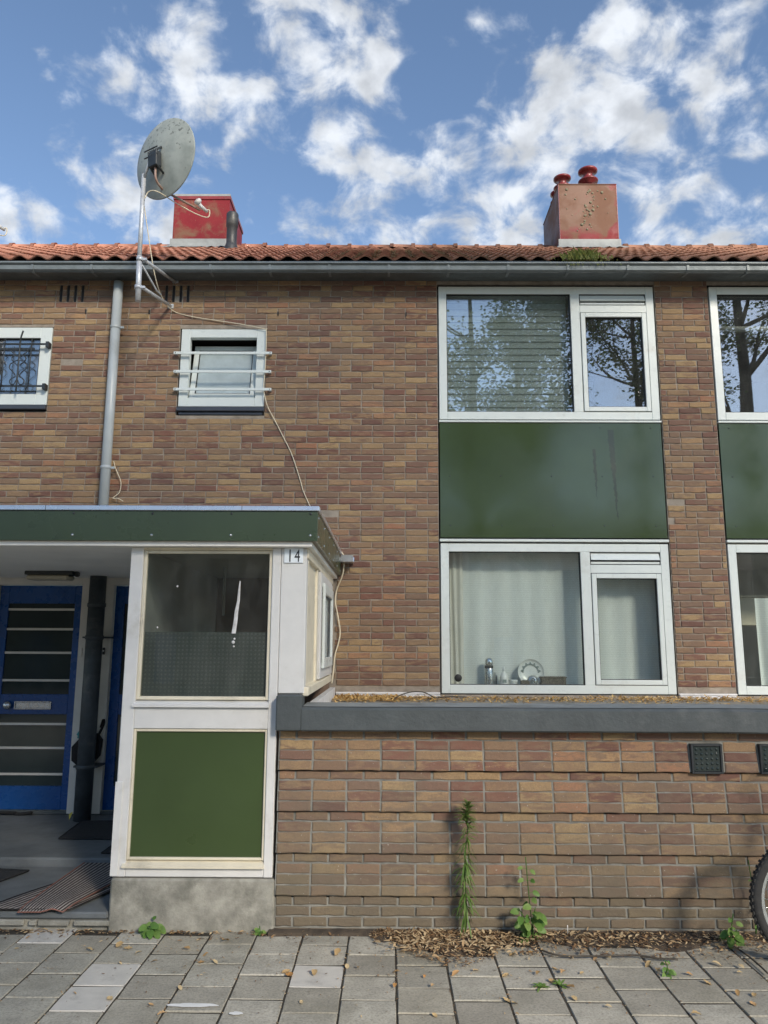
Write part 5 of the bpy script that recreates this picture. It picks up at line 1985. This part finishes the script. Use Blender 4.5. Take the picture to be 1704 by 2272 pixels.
for a_, b_, s_ in ((120, 195, .8), (265, 165, 1), (510, 228, 1.5), (548, 240, 1.3), (595, 262, 1), (660, 300, .9), (790, 318, .9), (800, 240, 1.1), (860, 300, 1.1), (920, 300, 1), (880, 268, .8), (515, 305, .6), (1240, 355, 1.6), (1225, 340, 1.2), (1345, 347, 1.3), (1290, 470, .8),
                  (470, 455, 1.1), (690, 525, 1.0), (645, 480, .8), (770, 412, .9), (965, 212, 1.3), (1445, 262, 1.5), (1490, 265, 1), (1530, 325, .9), (1485, 320, 1), (320, 432, .5), (70, 240, .6), (380, 250, 1.2), (740, 175, 1)):
    spots.append((a_ / 1.929, 1980 + b_ / 1.929, s_))
for a_, b_, s_ in ((570, 265, 1.3), (650, 262, 1), (980, 285, 1.2), (300, 240, 1), (330, 352, 1.3), (540, 355, 1.2), (750, 325, .9), (785, 342, 1.1), (680, 348, 1), (545, 460, 1.1), (580, 475, 1), (740, 380, 1.2), (815, 405, 1.3), (980, 490, .8), (930, 407, .6), (1325, 350, .9), (1400, 385, 1.1), (1440, 310, 1.2), (1450, 235, 1.3), (1355, 525, 1.2),
                  (1545, 320, 1), (1600, 440, 1), (1595, 475, 1), (1530, 430, .9), (1540, 345, .8), (70, 400, .9), (75, 345, 1), (100, 258, .8), (230, 400, .8), (240, 525, .9), (1010, 205, 1.6), (1040, 195, 1.5), (1150, 310, 1.2), (1230, 305, 1), (1190, 335, 1.1), (835, 455, 1.0), (195, 360, .6), (865, 345, .7), (415, 335, 1), (590, 520, .5)):
    spots.append((840 + a_ / 1.92, 1980 + b_ / 1.92, s_))
for a_, b_, s_ in spots:
    p = on_level(a_, b_, .006)
    o = link('fallen_leaf', lm[rp.randrange(6)], None, p)
    o.rotation_euler = (rp.uniform(-.2, .2), rp.uniform(-.2, .2), rp.uniform(0, 6.28))
    o.scale = (s_ * .72,) * 3
    tag(o, 'dry fallen leaf lying loose on the paving tiles', 'leaf', 'fallen leaves on the paving')
# paint spills on two tiles
q = MB()
for (cx, cy, rx, ry) in ((-.937, 4.018, .125, .020), (-.712, 3.94, .032, .016)):
    n = 26
    V = [(cx, cy, .0092)]
    for i in range(n):
        a = 2 * math.pi * i / n
        k = 1 + .25 * mnoise.noise(Vector((math.cos(a) * 2, math.sin(a) * 2, cx)))
        V.append((cx + math.cos(a) * rx * k, cy + math.sin(a) * ry * k, .0082))
    q2 = MB().add(V, [[0, i + 1, (i + 1) % n + 1] for i in range(n)])
    o = q2.build('paint_spill', 'plastic_white')
    tag(o, ('long' if rx > .1 else 'small round') + ' white paint spill dried on a paving tile', 'paint spill')

# ------------------------------------------------------------------ bicycle leaning by the wall
BK = thing('bicycle', 'city bicycle with black knobbly tyre and silver rim parked along the wall', 'bicycle', (2.9, 4.55, 0))
WR = .355
wc = Vector((2.005 + WR, 4.52, WR - .004))


def wheel(c, tag_):
    tilt = Vector((0, 1, .10)).normalized()
    n = 64
    ty = MB()
    prof = [(WR - .050, -.016), (WR - .03, -.023), (WR - .012, -.021), (WR - .002, -.010), (WR, 0), (WR - .002, .010), (WR - .012, .021), (WR - .03, .023), (WR - .050, .016)]
    ty.lathe(prof, c, n, tilt)
    u = Vector((1, 0, 0))
    w = tilt.cross(u).normalized()
    for i in range(n):
        for h, s_ in ((-.014, 0), (.0, .5), (.014, 0)):
            a = 2 * math.pi * (i + s_) / n
            d = u * math.cos(a) + w * math.sin(a)
            tg = -u * math.sin(a) + w * math.cos(a)
            o_ = c + d * (WR - .001) + tilt * h
            V = []
            for e in (-.003, .005):
                for f_, g_ in ((-1, -1), (1, -1), (1, 1), (-1, 1)):
                    V.append(tuple(o_ + d * e + tg * f_ * .008 + tilt * g_ * .005))
            ty.add(V, [[4, 5, 6, 7], [0, 1, 5, 4], [1, 2, 6, 5], [2, 3, 7, 6], [3, 0, 4, 7]])
    wo = ty.build('wheel', 'tyre', BK)
    MB().lathe([(WR - .047, -.013), (WR - .060, -.014), (WR - .070, -.009), (WR - .072, 0), (WR - .070, .009), (WR - .060, .014), (WR - .047, .013)], c, n, tilt).build('rim', 'rim', wo)
    sp = MB()
    for i in range(36):
        a = 2 * math.pi * i / 36
        b_ = a + (.5 if i % 2 else -.5) * (1 if (i // 2) % 2 else -1)
        side_ = .03 if i % 2 else -.03
        sp.tube([c + (u * math.cos(a) + w * math.sin(a)) * (WR - .07), c + (u * math.cos(b_) + w * math.sin(b_)) * .022 + tilt * side_], .0011, 4, cap=False)
    sp.build('spokes', 'chrome', wo)
    T([c - tilt * .05, c + tilt * .05], .016, 12).build('hub', 'steel', wo)
    return wo


wheel(wc, 0)
w2 = wc + Vector((1.06, .0, 0))
wheel(w2, 1)
fr = MB()
bb = wc + Vector((.62, .0, -.06))
hd = wc + Vector((.14, .065, .50))
st_ = wc + Vector((.78, .06, .50))
for a_, b_ in ((hd, bb), (hd + Vector((0, .01, .06)), st_ + Vector((-.03, 0, -.1))), (st_, bb), (bb, w2), (st_ + Vector((0, 0, -.06)), w2)):
    fr.tube([a_, b_], .016, 10)
fr.build('frame', 'frame_paint', BK)
T(spline([wc + Vector((0, -.03, 0)), wc + Vector((.06, .0, .33)), hd + Vector((-.01, 0, .1))], 5), .013, 8).build('fork', 'frame_paint', BK)
T(spline([wc + Vector((0, .035, 0)), wc + Vector((.06, .06, .33)), hd], 5), .012, 8).build('fork', 'frame_paint', BK)
T(spline([hd + Vector((.14, -.20, .27)), hd + Vector((.02, -.16, .28)), hd + Vector((-.03, .03, .25)), hd + Vector((.02, .21, .28)), hd + Vector((.14, .24, .27))], 6), .011, 8).build('handlebar', 'steel', BK)
T([hd, hd + Vector((-.03, .03, .25))], .012, 8).build('stem', 'steel', BK)
sd = MB()
V, F = [], []
for i, (x_, w_, h_) in enumerate(((-.14, .02, .0), (-.06, .03, .005), (.03, .06, .0), (.10, .085, .01), (.13, .07, .005))):
    V += [(x_, -w_, h_ - .03), (x_, -w_ * .8, h_ + .01), (x_, 0, h_ + .02), (x_, w_ * .8, h_ + .01), (x_, w_, h_ - .03)]
for i in range(4):
    for k in range(4):
        F.append([5 * i + k, 5 * i + 5 + k, 5 * i + 6 + k, 5 * i + 1 + k])
sd.add([tuple(Vector(v) + st_ + Vector((.02, .015, .17))) for v in V], F, .5, True)
sd.build('saddle', 'plastic_black', BK)
T([st_ + Vector((0, 0, -.05)), st_ + Vector((.01, .015, .15))], .013, 8).build('seat_post', 'steel', BK)
MB().lathe([(.06, -.03), (.075, -.028), (.09, -.03), (.09, -.034), (.06, -.034)], bb, 24, (0, 1, .1)).build('chainring', 'steel', BK)
for s_, sg in ((-.07, 1), (.07, -1)):
    T([bb + Vector((0, s_ * .6, 0)), bb + Vector((.12 * sg, s_, -.11 * sg))], .008, 6).build('crank', 'steel', BK)
    o_ = bb + Vector((.12 * sg, s_ * 1.5, -.11 * sg))
    B(o_.x - .045, o_.x + .045, o_.y - .03, o_.y + .03, o_.z - .01, o_.z + .01, .004).build('pedal', 'plastic_black', BK)


# ------------------------------------------------------------------ street trees behind the viewpoint (mirrored in the panes, shading the facade)
def tree(x, y, h, seed, label, crown_r, n_leaf, lean=(0, 0), trunk_r=.26, forks=5, zmin=8.0, first=4):
    r_ = random.Random(seed)
    t_ = thing('street_tree', label, 'tree', (x, y, 0), 'street trees across from the houses')
    wood, tips = MB(), []

    def limb(p, d, L, rad, lev):
        n = 6
        pts, rs = [p], [rad]
        q_ = p.copy()
        dd = d.copy()
        for i in range(n):
            dd = (dd + Vector((r_.uniform(-.16, .16), r_.uniform(-.16, .16), .05 if lev else 0))).normalized()
            q_ = q_ + dd * L / n
            pts.append(q_.copy())
            rs.append(rad * (1 - .72 * (i + 1) / n))
        wood.tube(pts, rs, 7 if lev < 2 else 4, cap=False)
        if lev >= 2:
            tips.extend(pts[2:])
        if lev < 3:
            for i in range((4, 4, 3)[lev] if lev else forks):
                k = r_.randrange(2, n + 1)
                a = r_.uniform(0, 6.28)
                sp_ = r_.uniform(.5, 1.0)
                nd = (dd + Vector((math.cos(a) * sp_, math.sin(a) * sp_, r_.uniform(-.25, .35)))).normalized()
                limb(pts[k], nd, L * r_.uniform(.45, .68), max(.012, rs[k] * .62), lev + 1)
    trunk = [Vector((x, y, -.05))]
    rs = [trunk_r * 1.35]
    n = 9
    for i in range(1, n + 1):
        u = i / n
        trunk.append(Vector((x + lean[0] * u * h * .8 + r_.uniform(-.06, .06), y + lean[1] * u * h * .8 + r_.uniform(-.06, .06), h * .82 * u)))
        rs.append(trunk_r * (1 - .78 * u))
    wood.tube(trunk, rs, 12, cap=False)
    for i in range(first, n + 1):
        for j in range(2 if i < n else 3):
            a = r_.uniform(0, 6.28)
            d = Vector((math.cos(a), math.sin(a), r_.uniform(.25, .9))).normalized()
            limb(trunk[i], d, crown_r * r_.uniform(.6, 1.05) * (1 - .35 * abs(i / n - .55)), max(.04, rs[i] * .55), 1)
    wood.build('trunk', 'bark', t_)
    lv = MB()
    tips = [p for p in tips if p.z > zmin]
    r_.shuffle(tips)
    for i in range(n_leaf):
        p = tips[int(len(tips) * r_.random() ** 1.5)] + Vector((r_.gauss(0, .26), r_.gauss(0, .26), r_.gauss(0, .18)))
        a = r_.uniform(0, 6.28)
        d = Vector((math.cos(a), math.sin(a), r_.uniform(-.8, .3))).normalized()
        s_ = d.cross(Vector((r_.uniform(-.5, .5), r_.uniform(-.5, .5), 1))).normalized()
        L, w_ = r_.uniform(.10, .17), r_.uniform(.036, .058)
        lv.add([tuple(p), tuple(p + d * L * .45 - s_ * w_), tuple(p + d * L), tuple(p + d * L * .45 + s_ * w_)], [[0, 1, 2, 3]], r_.random())
    lv.build('crown', 'tree_leaf', t_, attr=True)
    return t_


tree(2.7, -9.0, 16.0, 1, 'tall street tree with a straight dark trunk across the road', 4.0, 20000, zmin=4.8, first=3)
tree(5.0, -9.6, 15.0, 2, 'street tree with a leaning trunk beside the straight one', 3.0, 13000, (-.07, 0), zmin=6.5, first=3)
tree(11.8, -9.0, 19.0, 3, 'stout street tree at the far end of the row', 4.2, 24000, (-.02, 0), .38, 5, 9.5)
tree(8.6, -10.5, 19.5, 4, 'unseen slender tree added behind the row to shade the facade', 4.2, 24000, (0, 0), .2, 5, 12.8)  # added out of view, its high crown shades the upper facade

# ------------------------------------------------------------------ houses across the street
q = thing('opposite_house', 'long brick house row across the road', 'house', (0, -24, 0))
B(-30, 30, -33, -24, -.02, 5.6, 0).build('wall', 'facade_far', q)
MB().prism([(-23.6, 5.5), (-28.5, 8.6), (-33.4, 5.5)], -30, 30).build('roof', 'roof_far', q, fix=True)
for i in range(-7, 8):
    for z in (1.2, 3.9):
        w_ = frame_boxes(MB(), i * 3.9 - 1.1, i * 3.9 + 1.1, z, z + 1.35, .09, -23.99, -23.9).build('window', 'bark', q)
        B(i * 3.9 - 1.01, i * 3.9 + 1.01, -23.985, -23.97, z + .09, z + 1.26, 0).build('pane', 'door_glass_dark', w_)
    if i % 2:
        B(i * 3.9 + 1.4, i * 3.9 + 2.35, -23.99, -23.93, .02, 2.15, .01).build('door', 'blue_paint', q)
print('paving', cnt, 'objects', len(bpy.data.objects), 'tris', sum(len(p.polygons) for p in bpy.data.meshes))
